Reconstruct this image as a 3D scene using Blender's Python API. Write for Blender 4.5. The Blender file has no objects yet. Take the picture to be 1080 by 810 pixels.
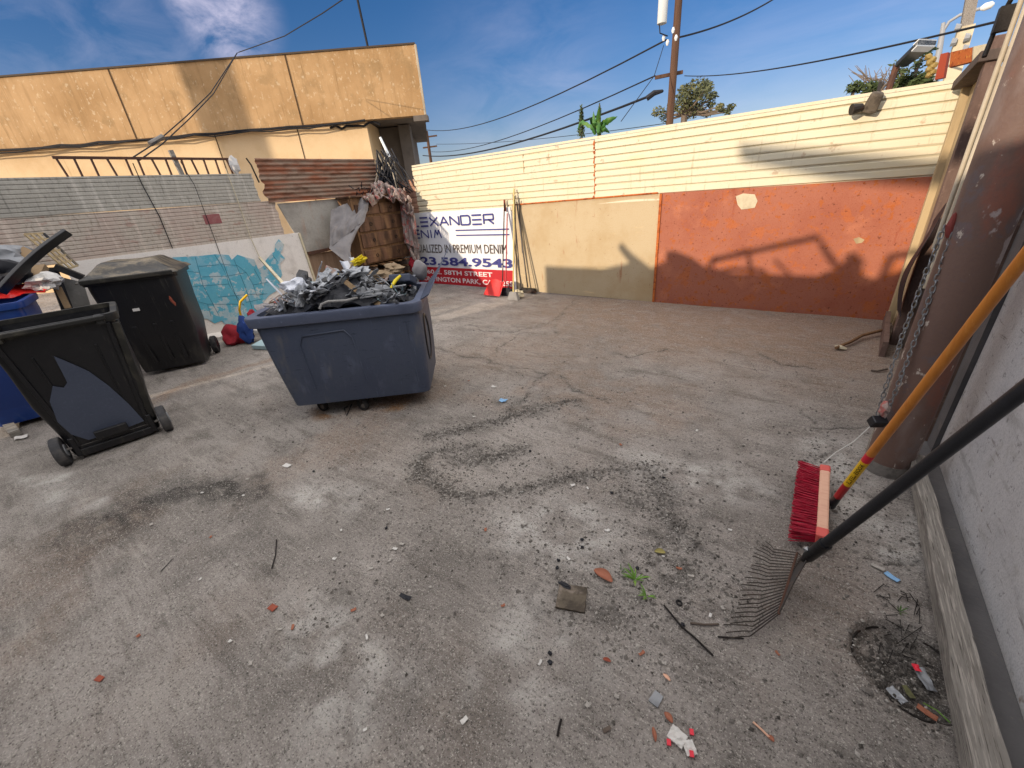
import bpy, bmesh, math, random
import numpy as np
from mathutils import Vector, Matrix, Quaternion, noise as mnoise
rnd = random.Random(7)
nrs = np.random.RandomState(11)
D2R = math.radians
scn = bpy.context.scene
COL = scn.collection

# ------------------------------------------------------------------ camera
F = 425.5; CX, CY = 540.0, 405.0; HC = 1.65
_y = np.array([345, 233, -F]); _y = _y/np.linalg.norm(_y)
_x = -np.array([-621, 148, -F]); _x = _x-_y*(_x@_y); _x = _x/np.linalg.norm(_x)
_z = np.cross(_x, _y)
RM = np.array([_x, _y, _z])
CAM = np.array([0, 0, HC])
cd = bpy.data.cameras.new('camera'); cam = bpy.data.objects.new('camera', cd); COL.objects.link(cam)
cd.sensor_width = 36; cd.sensor_fit = 'HORIZONTAL'; cd.lens = F/1080*36
cd.clip_start = 0.05; cd.clip_end = 2000
mw = Matrix([list(RM[0])+[0], list(RM[1])+[0], list(RM[2])+[0], [0, 0, 0, 1]])
cam.matrix_world = Matrix.Translation((0, 0, HC)) @ mw
scn.camera = cam

# ------------------------------------------------------------------ light
SUN = Vector((.302, .953, -.285)).normalized()      # the way the sunlight travels
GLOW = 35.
wd = bpy.data.worlds.new('World'); scn.world = wd; wd.use_nodes = True
nt = wd.node_tree; nt.nodes.clear()
def N(nt, t, **kw):
    n = nt.nodes.new(t)
    for k, v in kw.items():
        if k == 'inp':
            for a, b in v.items(): n.inputs[a].default_value = b
        else: setattr(n, k, v)
    return n
sky = N(nt, 'ShaderNodeTexSky', sky_type='NISHITA', sun_disc=False)
sky.sun_elevation = math.asin(-SUN.z); sky.sun_rotation = math.atan2(-SUN.x, -SUN.y)
sky.air_density = 1.0; sky.dust_density = .35; sky.ozone_density = 2.2; sky.altitude = 60
tc = N(nt, 'ShaderNodeTexCoord')
# thin cirrus
mp = N(nt, 'ShaderNodeMapping'); mp.inputs['Rotation'].default_value = (.2, .1, .9); mp.inputs['Scale'].default_value = (1.3, 4.2, 7)
cn = N(nt, 'ShaderNodeTexNoise', inp={'Scale': 2.3, 'Detail': 9, 'Roughness': .62, 'Distortion': .5})
cr = N(nt, 'ShaderNodeValToRGB'); cr.color_ramp.elements[0].position = .36; cr.color_ramp.elements[1].position = .74
nt.links.new(tc.outputs['Generated'], mp.inputs['Vector']); nt.links.new(mp.outputs['Vector'], cn.inputs['Vector'])
nt.links.new(cn.outputs['Fac'], cr.inputs['Fac'])
def dirmask(px, py, r0, r1, amp):
    d = RM @ np.array([px-CX, -(py-CY), -F]); d = d/np.linalg.norm(d)
    v = N(nt, 'ShaderNodeVectorMath', operation='DISTANCE'); v.inputs[1].default_value = tuple(d)
    nt.links.new(tc.outputs['Generated'], v.inputs[0])
    m = N(nt, 'ShaderNodeMapRange', interpolation_type='SMOOTHSTEP', inp={'From Min': r1, 'From Max': r0, 'To Min': 0, 'To Max': amp})
    nt.links.new(v.outputs['Value'], m.inputs['Value']); return m.outputs[0]
acc = None
for a in ((236, 12, .01, .10, .95), (205, 2, .01, .06, .8), (60, 48, .02, .14, .14), (150, 50, .02, .12, .16), (560, 120, .05, .3, .14), (820, 90, .05, .35, .12), (1000,60,.05,.4,.14)):
    o = dirmask(*a)
    if acc is None: acc = o
    else:
        m = N(nt, 'ShaderNodeMath', operation='MAXIMUM'); nt.links.new(acc, m.inputs[0]); nt.links.new(o, m.inputs[1]); acc = m.outputs[0]
mm = N(nt, 'ShaderNodeMath', operation='MULTIPLY'); nt.links.new(acc, mm.inputs[0]); nt.links.new(cr.outputs['Color'], mm.inputs[1])
mx = N(nt, 'ShaderNodeMix', data_type='RGBA'); mx.inputs['B'].default_value = (19, 20.5, 20, 1)
hs = N(nt, 'ShaderNodeHueSaturation', inp={'Saturation': 1.38, 'Value': 1.85})
nt.links.new(sky.outputs['Color'], hs.inputs['Color'])
nt.links.new(hs.outputs['Color'], mx.inputs['A']); nt.links.new(mm.outputs[0], mx.inputs['Factor'])
# added glow lobes overhead and to either side, filling light into the shaded yard
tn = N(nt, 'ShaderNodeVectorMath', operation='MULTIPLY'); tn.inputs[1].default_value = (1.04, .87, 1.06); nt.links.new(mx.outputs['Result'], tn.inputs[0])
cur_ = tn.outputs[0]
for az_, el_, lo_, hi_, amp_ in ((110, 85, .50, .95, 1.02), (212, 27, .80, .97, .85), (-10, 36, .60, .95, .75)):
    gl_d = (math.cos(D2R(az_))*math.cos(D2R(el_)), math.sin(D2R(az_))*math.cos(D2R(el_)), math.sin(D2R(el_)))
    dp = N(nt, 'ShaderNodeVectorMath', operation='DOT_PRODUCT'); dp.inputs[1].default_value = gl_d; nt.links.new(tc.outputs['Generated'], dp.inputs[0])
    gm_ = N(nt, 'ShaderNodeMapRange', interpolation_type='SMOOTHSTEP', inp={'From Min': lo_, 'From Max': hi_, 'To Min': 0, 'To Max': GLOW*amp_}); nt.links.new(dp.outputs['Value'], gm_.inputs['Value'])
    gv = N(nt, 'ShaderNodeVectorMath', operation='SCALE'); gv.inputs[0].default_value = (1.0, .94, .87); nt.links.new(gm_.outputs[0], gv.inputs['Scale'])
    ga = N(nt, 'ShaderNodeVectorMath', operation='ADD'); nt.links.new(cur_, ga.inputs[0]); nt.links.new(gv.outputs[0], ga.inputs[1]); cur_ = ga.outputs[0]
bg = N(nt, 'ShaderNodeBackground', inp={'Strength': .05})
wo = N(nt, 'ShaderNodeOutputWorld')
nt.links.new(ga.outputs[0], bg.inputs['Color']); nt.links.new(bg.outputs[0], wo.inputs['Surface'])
sl = bpy.data.lights.new('sun', 'SUN'); sl.energy = 4.2; sl.angle = D2R(.55); sl.color = (1.0, .83, .65)
so = bpy.data.objects.new('sun', sl); COL.objects.link(so)
so.rotation_euler = SUN.to_track_quat('-Z', 'Y').to_euler(); so.location = (-8, -20, 12)
vs = scn.view_settings; scn.display_settings.display_device = 'sRGB'
vs.view_transform = 'Standard'; vs.look = 'None'; vs.exposure = .14; vs.gamma = 1; vs.use_curve_mapping = False
try:
    scn.cycles.use_denoising = True; scn.cycles.max_bounces = 6; scn.cycles.diffuse_bounces = 3
except Exception: pass

# ------------------------------------------------------------------ pixel helpers (rays onto real planes)
def ray(px, py): return RM @ np.array([px-CX, -(py-CY), -F])
def G(px, py, h=0.):
    d = ray(px, py); return Vector(CAM+d*(h-HC)/d[2])
def onx(px, py, X):
    d = ray(px, py); return Vector(CAM+d*X/d[0])
def ony(px, py, Y):
    d = ray(px, py); return Vector(CAM+d*Y/d[1])
def dep(px, py, depth): return Vector(CAM+ray(px, py)*depth/F)
def azd(px, py, dist):                                # horizontal distance
    d = ray(px, py); return Vector(CAM+d*dist/math.hypot(d[0], d[1]))

# ------------------------------------------------------------------ materials
def C(h):
    h = h.lstrip('#'); v = [int(h[i:i+2], 16)/255 for i in (0, 2, 4)]
    return tuple((c/12.92 if c <= .04045 else ((c+.055)/1.055)**2.4) for c in v)+(1,)
def M(name, base, layers=(), rough=.8, bump=None, metal=0., spec=.3, sheen=0, alpha=None, attr=None):
    """layers: (kind, scale, lo, hi, colour, (stretch xyz), amount[, detail])"""
    m = bpy.data.materials.new(name); m.use_nodes = True; t = m.node_tree
    b = t.nodes['Principled BSDF']; b.inputs['Roughness'].default_value = rough
    b.inputs['Metallic'].default_value = metal; b.inputs['Specular IOR Level'].default_value = spec
    tcn = N(t, 'ShaderNodeTexCoord'); base = C(base) if isinstance(base, str) else base
    rgb = N(t, 'ShaderNodeRGB'); rgb.outputs[0].default_value = base; cur = rgb.outputs[0]
    for i, L in enumerate(layers):
        kind, sc, lo, hi, col, st, amt = L[:7]
        mpn = N(t, 'ShaderNodeMapping'); mpn.inputs['Scale'].default_value = st; mpn.inputs['Location'].default_value = (i*3.1, i*1.7, i*2.3)
        t.links.new(tcn.outputs['Object'], mpn.inputs['Vector'])
        if kind == 'n':
            x = N(t, 'ShaderNodeTexNoise', inp={'Scale': sc, 'Detail': L[7] if len(L) > 7 else 6, 'Roughness': .62}); out = x.outputs['Fac']
        elif kind == 'v':
            x = N(t, 'ShaderNodeTexVoronoi', inp={'Scale': sc}); out = x.outputs['Distance']
        elif kind == 'e':
            x = N(t, 'ShaderNodeTexVoronoi', feature='DISTANCE_TO_EDGE', inp={'Scale': sc}); out = x.outputs['Distance']
        elif kind == 'w':
            x = N(t, 'ShaderNodeTexWave', inp={'Scale': sc, 'Distortion': 3, 'Detail': 3}); out = x.outputs['Fac']
        elif kind == 'z':
            x = N(t, 'ShaderNodeSeparateXYZ'); out = x.outputs['Z']
        t.links.new(mpn.outputs[0], x.inputs[0])
        r = N(t, 'ShaderNodeMapRange', interpolation_type='SMOOTHSTEP', inp={'From Min': lo, 'From Max': hi, 'To Min': 0 if lo < hi else 0, 'To Max': amt})
        if lo > hi:
            r.inputs['From Min'].default_value = hi; r.inputs['From Max'].default_value = lo
            r.inputs['To Min'].default_value = amt; r.inputs['To Max'].default_value = 0
        t.links.new(out, r.inputs['Value'])
        mxn = N(t, 'ShaderNodeMix', data_type='RGBA'); mxn.inputs['B'].default_value = C(col) if isinstance(col, str) else col
        t.links.new(r.outputs[0], mxn.inputs['Factor']); t.links.new(cur, mxn.inputs['A']); cur = mxn.outputs['Result']
    t.links.new(cur, b.inputs['Base Color'])
    if bump:
        x = N(t, 'ShaderNodeTexNoise', inp={'Scale': bump[0], 'Detail': 6, 'Roughness': .65})
        if len(bump) > 2:
            mpn = N(t, 'ShaderNodeMapping'); mpn.inputs['Scale'].default_value = bump[2]
            t.links.new(tcn.outputs['Object'], mpn.inputs['Vector']); t.links.new(mpn.outputs[0], x.inputs[0])
        else: t.links.new(tcn.outputs['Object'], x.inputs['Vector'])
        bn = N(t, 'ShaderNodeBump', inp={'Strength': bump[1], 'Distance': .01})
        t.links.new(x.outputs['Fac'], bn.inputs['Height']); t.links.new(bn.outputs[0], b.inputs['Normal'])
    return m
U = (1, 1, 1)
MT = dict(
 stucco=M('stucco', '#b9986e', [('n', .9, .35, .7, '#94744c', U, .7), ('n', 3, .5, .75, '#7d6340', (2.4, 2.4, .22), .5), ('n', 2.2, .54, .68, '#8b7350', (1, 1, .8), .6), ('n', 11, .58, .66, '#d8c6a6', (1, 1, .8), .45), ('n', 9, .62, .75, '#dcc39a', (1, 1, .6), .5), ('n', 6, .58, .72, '#5f4a2c', (3, 3, .15), .5), ('n', 60, .3, .8, '#b28a58', U, .4)], .9, (40, .35)),
 stucco_low=M('stucco_low', '#dcc096', [('n', 1.2, .4, .75, '#c4a274', U, .6), ('n', 6, .6, .8, '#8c6c40', (3, 3, .15), .5), ('n', 50, .3, .8, '#caa874', U, .3)], .9, (40, .3)),
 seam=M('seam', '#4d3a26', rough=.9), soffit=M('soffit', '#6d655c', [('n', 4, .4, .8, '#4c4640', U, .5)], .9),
 roofcap=M('roofcap', '#4a3f33', rough=.8),
 cream=M('cream', '#cdc4a8', [('n', 2.2, .45, .8, '#c9b98a', (1, 1, 3), .55), ('n', 7, .62, .70, '#8d5a2e', (1, 1, 1), .45), ('n', 3, .58, .7, '#a08a68', (5, 5, .4), .5), ('n', 4, .6, .8, '#a99a74', (4, 4, .5), .5), ('n', 120, .66, .72, '#5d4a33', U, .5)], .55, (20, .12)),
 pinksheet=M('pinksheet', '#b48a72', [('n', 3, .4, .7, '#8c6a58', U, .7), ('n', 8, .6, .75, '#cdbba4', U, .5)], .7, (20, .2)),
 greysiding=M('greysiding', '#a9a498', [('n', 14, .52, .66, '#6b675f', (1, 2.5, .8), .5), ('n', 1.1, .4, .7, '#8f8b82', U, .7), ('n', 3, .52, .72, '#cbc4b8', (1, 5, .35), .6), ('n', 6, .6, .75, '#5d5a54', (1, 4, .25), .6), ('n', 26, .6, .75, '#57544e', U, .35), ('n', 80, .35, .75, '#7d7a72', U, .35)], .75, (24, .22)),
 pinksiding=M('pinksiding', '#aea496', [('n', 14, .52, .66, '#76685a', (1, 2.5, .8), .5), ('n', 7, .56, .66, '#9a7264', (1, 1, 2), .5), ('n', 1.6, .42, .62, '#ad998c', U, .6), ('n', 3, .52, .72, '#cfc1b2', (1, 5, .4), .6), ('n', 5, .6, .75, '#6b5a4c', (1, 4, .3), .6), ('n', 40, .55, .75, '#6a6156', U, .4)], .75, (24, .25)),
 rustcorr=M('rustcorr', '#8b7766', [('n', 2.4, .42, .6, '#8a4d30', (1, .5, 3), .85), ('n', 6, .5, .7, '#5c3d2c', (1, .6, 2), .7), ('n', 9, .6, .75, '#a59a8c', (1, .4, 3), .5), ('n', 60, .4, .8, '#6b4632', U, .4)], .8, (30, .3)),
 whiteboard=M('whiteboard', '#ded8cf', [('n', 3, .5, .75, '#a79f95', U, .6), ('n', 14, .62, .72, '#8b7f72', U, .5), ('n', 60, .4, .8, '#b8b0a6', U, .4)], .8, (30, .2)),
 mapblue=M('mapblue', '#5fa6b8', [('n', 3.2, .5, .57, '#9fbcc4', U, .5), ('n', 5, .52, .55, '#c6c6c0', U, .8), ('n', 9, .64, .68, '#7f9562', U, .6), ('n', 4, .3, .7, '#4b98b0', U, .5), ('n', 50, .4, .8, '#478c9c', U, .3)], .75, (30, .2)),
 mapline=M('mapline', '#2f6473', rough=.8),
 greypanel=M('greypanel', '#a29d93', [('n', 2.2, .4, .7, '#77726a', U, .7), ('n', 5, .55, .75, '#a07c66', (1, 2, .4), .5), ('n', 40, .45, .8, '#6c675f', U, .4)], .8, (30, .2)),
 brownply=M('brownply', '#87705c', [('n', 3, .4, .7, '#6b5443', (1, 3, .3), .8), ('n', 30, .5, .8, '#a08b76', (1, 3, .3), .5)], .85, (30, .3)),
 plycream=M('plycream', '#b9a98a', [('n', 1.4, .4, .72, '#a48a60', U, .6), ('n', 30, .64, .72, '#7a4d22', U, .7), ('n', 4, .62, .74, '#94502a', (3, 1, .5), .6), ('n', 90, .4, .75, '#ad8c57', U, .5), ('n', 2.5, .62, .75, '#d9c292', (.6, 1, 3), .5)], .75, (40, .25)),
 rustred=M('rustred', '#a2654e', [('n', 1.1, .4, .72, '#8d4a36', U, .7), ('n', 2.4, .55, .68, '#bb7858', U, .5), ('n', 6, .55, .62, '#b0602c', U, .6), ('n', 16, .58, .64, '#a85a20', U, .8), ('n', 26, .60, .66, '#5c2c1a', U, .8), ('n', 12, .68, .73, '#6a3018', U, .8), ('n', 3.5, .60, .72, '#8a3a22', (2, 2, .3), .6), ('n', 90, .4, .8, '#8a4329', U, .5)], .7, (60, .3)),
 orangerust=M('orangerust', '#b2602c', [('n', 12, .5, .6, '#7c3717', U, .8), ('n', 30, .55, .65, '#c98a3c', U, .7)], .8, (60, .4)),
 palepaint=M('palepaint', '#c8bda0', [('n', 5, .45, .7, '#9d9078', U, .6)], .8, (40, .2)),
 banner=M('banner', '#dfe0e0', [('n', 3, .5, .8, '#c8c6c0', U, .5), ('n', 20, .62, .75, '#a8a39a', U, .3)], .55, (6, .35)),
 bluetext=M('bluetext', '#3d3f7d', [('n', 40, .55, .75, '#7d7fa6', U, .35)], .6), darktext=M('darktext', '#4a4038', rough=.6),
 redband=M('redband', '#b3232c', [('n', 8, .5, .8, '#97202a', U, .5)], .55), whitetext=M('whitetext', '#ded5d2', rough=.6),
 blackplastic=M('blackplastic', '#101013', [('n', 5, .5, .8, '#1c1b1c', U, .7), ('n', 3, .56, .70, '#3b3833', (2.5, 2.5, .35), .6), ('n', 9, .62, .68, '#4a4741', (3, 3, .3), .4), ('n', 60, .6, .75, '#2b2928', U, .5)], .4, (40, .25), spec=.5),
 dustyplastic=M('dustyplastic', '#1c1b19', [('n', 4, .42, .62, '#857860', (1, 2, 1), .7), ('n', 14, .5, .7, '#3c372e', U, .6), ('n', 70, .4, .8, '#25231f', U, .5)], .42, (60, .25), spec=.5),
 worn_gleam=M('worn_gleam', '#23221f', [('n', 6, .45, .75, '#565145', (1, 1, .5), .7), ('n', 60, .4, .8, '#1d1c1a', U, .5)], .55, (60, .2)),
 bluegrey=M('bluegrey', '#444a58', [('n', 3, .4, .7, '#3b4150', U, .6), ('n', 60, .5, .8, '#5a6478', U, .3)], .6, (60, .15)),
 blueplastic=M('blueplastic', '#12316f', [('n', 3, .45, .75, '#1c4a8e', U, .6), ('n', 5, .6, .8, '#6d7f95', (2, 2, .5), .3), ('n', 60, .6, .75, '#0b1d45', U, .4)], .4, (60, .12), spec=.5),
 truckplastic=M('truckplastic', '#434a59', [('n', 2.2, .4, .72, '#363e51', U, .6), ('n', 5, .54, .7, '#5b6274', (1.5, 1.5, .6), .5), ('n', 26, .62, .67, '#1f2534', (.35, .35, 3), .6), ('n', 30, .64, .70, '#667084', (3, 3, .3), .3), ('n', 3, .56, .72, '#6b675f', (1.5, 1.5, .5), .5), ('n', 120, .5, .8, '#465270', U, .4)], .52, (90, .18), spec=.4),
 truckrim=M('truckrim', '#51586a', [('n', 6, .45, .7, '#434a5c', U, .6), ('n', 25, .6, .75, '#7b869d', U, .5)], .45, (90, .15), spec=.45),
 rubber=M('rubber', '#1a1a1b', [('n', 9, .4, .7, '#4a4744', U, .6), ('n', 60, .5, .8, '#2b2a29', U, .5)], .8, (80, .3)),
 rubber_grey=M('rubber_grey', '#3a3a3c', [('n', 8, .4, .7, '#66625d', U, .6)], .8, (80, .3)),
 steel=M('steel', '#6d6a66', [('n', 9, .45, .7, '#4c4038', U, .6)], .45, (60, .2), metal=.6),
 darksteel=M('darksteel', '#2b2724', [('n', 9, .5, .7, '#55382a', U, .6)], .6, (60, .3), metal=.3),
 brownsteel=M('brownsteel', '#4b3328', [('n', 12, .45, .7, '#6d4630', U, .6)], .7, (60, .3)),
 pipe=M('pipe', '#6d564b', [('n', 1.3, .4, .7, '#58463f', U, .7), ('n', 3.2, .52, .62, '#84503f', (1, 1, .5), .7), ('n', 5, .60, .63, '#a59c98', (1, 1, .55), .8), ('n', 7, .56, .64, '#5a5a62', U, .4), ('n', 16, .63, .67, '#c8bdae', (1, 1, .6), .7), ('n', 90, .4, .8, '#5f4d48', U, .45), ('n', 2.2, .52, .62, '#8a7f7a', (1, 1, .4), .4)], .62, (30, .3), spec=.35),
 conduit=M('conduit', '#b8ad98', [('n', 8, .4, .7, '#93846a', (1, 1, .3), .7)], .55, (60, .2)),
 tanpost=M('tanpost', '#b09c78', [('n', 4, .4, .7, '#8a785a', (2, 2, .3), .7), ('n', 12, .6, .72, '#5a4b38', (1, 1, .4), .6)], .8, (40, .25)),
 darkwood=M('darkwood', '#4b4039', [('n', 6, .4, .7, '#6b5a4c', (3, 3, .3), .7), ('n', 30, .5, .75, '#2c2622', (3, 3, .3), .5)], .85, (40, .35)),
 browntrim=M('browntrim', '#6b574d', [('n', 7, .4, .7, '#4d3c36', (2, 2, .4), .7), ('n', 26, .55, .7, '#8c7567', U, .6)], .8, (50, .35)),
 gatepanel=M('gatepanel', '#c6c4c2', [('n', 1.5, .4, .72, '#b0aeae', U, .7), ('n', 5, .52, .72, '#a39f9a', (1, 2, 2), .7), ('n', 2.4, .56, .66, '#8d8a86', (1, .5, 3), .6), ('n', 30, .60, .68, '#5b5754', U, .6), ('n', 8, .62, .66, '#6d625a', (3, .4, 3), .6), ('n', 14, .66, .72, '#8a6f56', U, .6), ('n', 130, .4, .8, '#6d6f73', U, .5)], .7, (50, .4)),
 darkstrip=M('darkstrip', '#5c5a5a', [('n', 5, .4, .7, '#4a494a', U, .7), ('n', 40, .55, .75, '#65605b', U, .5), ('n', 12, .62, .68, '#7b736b', U, .4)], .75, (60, .4)),
 greytimber=M('greytimber', '#858078', [('n', 5, .4, .7, '#6b655e', (5, .5, 5), .8), ('n', 16, .5, .62, '#aaa399', (8, .35, 8), .7), ('n', 24, .56, .66, '#3d3833', (9, .35, 9), .8)], .88, (36, .6, (6, .35, 6))),
 oldwood=M('oldwood', '#6d5138', [('n', 6, .4, .7, '#8b6a48', (4, 4, .5), .7), ('n', 20, .5, .75, '#3b2819', (4, 4, .5), .6)], .8, (40, .3)),
 drawerwood=M('drawerwood', '#6d4f3b', [('n', 2.3, .42, .58, '#3b281b', (1.6, 1.6, .3), .85), ('n', 3, .5, .7, '#94704c', (1.5, 1, .4), .6), ('n', 12, .5, .75, '#3b2515', (.5, 1, 3), .5)], .55, (30, .2)),
 polewood=M('polewood', '#5b4434', [('n', 4, .4, .7, '#42291c', (3, 3, .2), .7)], .85, (20, .3)),
 canvas=M('canvas', '#85817f', [('n', 3, .4, .7, '#6c6867', U, .6), ('n', 5, .55, .75, '#a89c8f', U, .6), ('n', 30, .5, .8, '#6a666b', U, .3)], .9, (60, .3)),
 quilt=M('quilt', '#9f8f86', [('n', 9, .52, .6, '#b0564e', U, .8), ('n', 6, .5, .7, '#b9aca0', U, .7), ('n', 20, .55, .7, '#5b4a4a', U, .7)], .95, (60, .3)),
 orangewood=M('orangewood', '#c47a2c', [('n', 5, .4, .7, '#a9611d', (6, 6, .4), .6), ('n', 20, .5, .75, '#d9984c', (6, 6, .4), .4)], .42, (30, .1), spec=.5),
 redpaint=M('redpaint', '#a31620', [('n', 20, .5, .75, '#7c0f19', U, .5)], .4, spec=.5),
 yellowlabel=M('yellowlabel', '#e0b41c', [('n', 60, .6, .75, '#b88a10', U, .4)], .4), redlabel=M('redlabel', '#d22a3c', rough=.4), blacktext=M('blacktext', '#151210', rough=.6),
 bristle=M('bristle', '#a81030', [('n', 30, .4, .7, '#6c0a1e', (1, 1, 1), .6)], .5, spec=.4),
 blockwood=M('blockwood', '#d0a48a', [('n', 14, .4, .7, '#c2907a', (1, 5, 5), .5)], .7, (30, .1)), pinkpaint=M('pinkpaint', '#c4564e', [('n', 20, .55, .7, '#d59a8a', U, .5)], .6),
 rakeblack=M('rakeblack', '#16171c', [('n', 12, .5, .75, '#2b2c32', U, .5)], .42, (90, .15), spec=.5),
 tine=M('tine', '#3b3632', [('n', 30, .5, .7, '#5c4a40', U, .6)], .5, metal=.4),
 redplastic=M('redplastic', '#c8201a', [('n', 8, .5, .8, '#a51812', U, .4)], .4, spec=.5),
 leaf=M('leaf', '#3f5c26', [('n', 3, .4, .7, '#5e7330', U, .6), ('n', 14, .4, .7, '#2c4220', U, .5)], .7), leafdark=M('leafdark', '#3a4a2c', [('n', 2, .4, .7, '#6a7040', U, .6)], .75),
 eucal=M('eucal', '#5a5f42', [('n', .8, .42, .62, '#7d7848', U, .7), ('n', 2.2, .5, .7, '#3c4433', U, .7)], .8),
 bark=M('bark', '#75685a', [('n', 5, .4, .7, '#4c4238', (3, 3, .4), .7)], .9, (20, .4)),
 banana=M('banana', '#3d6a2c', [('n', 3, .5, .7, '#7a8c3a', U, .6)], .55), weed=M('weed', '#5f8433', [('n', 20, .5, .7, '#a3b84f', U, .6)], .6),
 wire=M('wire', '#17181c', rough=.7), insul=M('insul', '#8f7a44', [('n', 10, .5, .7, '#7c5a22', U, .6)], .6),
 transf=M('transf', '#b9bcb8', rough=.5), lampgrey=M('lampgrey', '#8f9294', rough=.5), lampwhite=M('lampwhite', '#d9dbd8', rough=.4),
 paper=M('paper', '#c4c1bb', [('n', 20, .5, .75, '#a29d94', U, .6)], .85), whiteplastic=M('whiteplastic', '#c9ccd2', [('n', 8, .5, .75, '#a2a6ad', U, .5)], .45, spec=.5),
 bluepaper=M('bluepaper', '#7fa8cc', rough=.7), tealplastic=M('tealplastic', '#9fb6ba', [('n', 8, .5, .7, '#7d9296', U, .5)], .5),
 yellowplastic=M('yellowplastic', '#d8c020', [('n', 8, .5, .7, '#a8921a', U, .5)], .5), olive=M('olive', '#5c5b3c', [('n', 8, .4, .7, '#3c3b28', U, .6)], .8),
 burlap=M('burlap', '#8f7c62', [('n', 5, .4, .7, '#6d5c48', U, .7), ('n', 14, .6, .7, '#9c4b3c', U, .4)], .95, (60, .4)),
 scrapgrey=M('scrapgrey', '#8c8e90', [('n', 6, .4, .7, '#4d4f53', U, .7), ('n', 14, .55, .7, '#98999a', U, .6)], .6, (30, .3)),
 scrapdark=M('scrapdark', '#1d1e23', [('n', 7, .5, .7, '#3a3c42', U, .6)], .6, (30, .3)),
 cardboard=M('cardboard', '#8a7458', [('n', 6, .4, .7, '#6d5a42', U, .6), ('n', 40, .5, .8, '#a8906f', U, .4)], .9, (30, .2)),
 greycard=M('greycard', '#8c8a86', [('n', 6, .4, .7, '#6c6a66', U, .6), ('n', 14, .55, .7, '#a3a09a', U, .5)], .85, (30, .3)),
 redcloth=M('redcloth', '#8c1f2a', [('n', 6, .4, .7, '#5c1420', U, .6)], .85, (40, .4)), bluecloth=M('bluecloth', '#27407c', [('n', 6, .4, .7, '#1a2b58', U, .6)], .85, (40, .4)),
 dryleaf=M('dryleaf', '#96604a', [('n', 14, .4, .7, '#74432f', U, .6), ('n', 6, .55, .7, '#b5866c', U, .5)], .8, (60, .3)),
 oliveleaf=M('oliveleaf', '#8f8550', [('n', 14, .4, .7, '#6a6238', U, .6)], .8), twig=M('twig', '#5c5148', [('n', 20, .4, .7, '#3c342e', U, .6)], .9), darktwig=M('darktwig', '#221e1c', rough=.9),
 boardscrap=M('boardscrap', '#5e5548', [('n', 14, .45, .62, '#3a332c', U, .8), ('n', 9, .56, .68, '#8b7f74', U, .7), ('n', 60, .4, .7, '#4c443a', U, .5)], .85, (60, .5)),
 brick=M('brick', '#8d4a38', [('n', 20, .4, .7, '#6a3527', U, .6)], .9, (60, .4)), foil=M('foil', '#a0a3a6', [('n', 20, .5, .6, '#6c6f73', U, .6)], .4, (30, .4), metal=.15),
 grit=M('grit', '#6d6862', [('n', 30, .4, .7, '#4c4843', U, .7)], .9), gritpale=M('gritpale', '#a29d95', [('n', 30, .4, .7, '#7c776f', U, .7)], .9), gritdark=M('gritdark', '#45413c', [('n', 30, .4, .7, '#45413c', U, .6)], .9),
 sawdust=M('sawdust', '#8a6238', rough=.95), rope=M('rope', '#a59a8c', [('n', 60, .4, .7, '#7a7064', U, .6)], .9, (120, .4)), paleyellow=M('paleyellow', '#c4b273', rough=.5), tape=M('tape', '#7c3a34', rough=.7),
 chrome=M('chrome', '#8d8f90', [('n', 30, .5, .7, '#5c4a40', U, .6)], .4, metal=.7), solar=M('solar', '#23262c', rough=.3), caster_green=M('caster_green', '#3c4a3c', [('n', 4, .5, .7, '#6d4630', U, .6)], .7),
)

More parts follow.
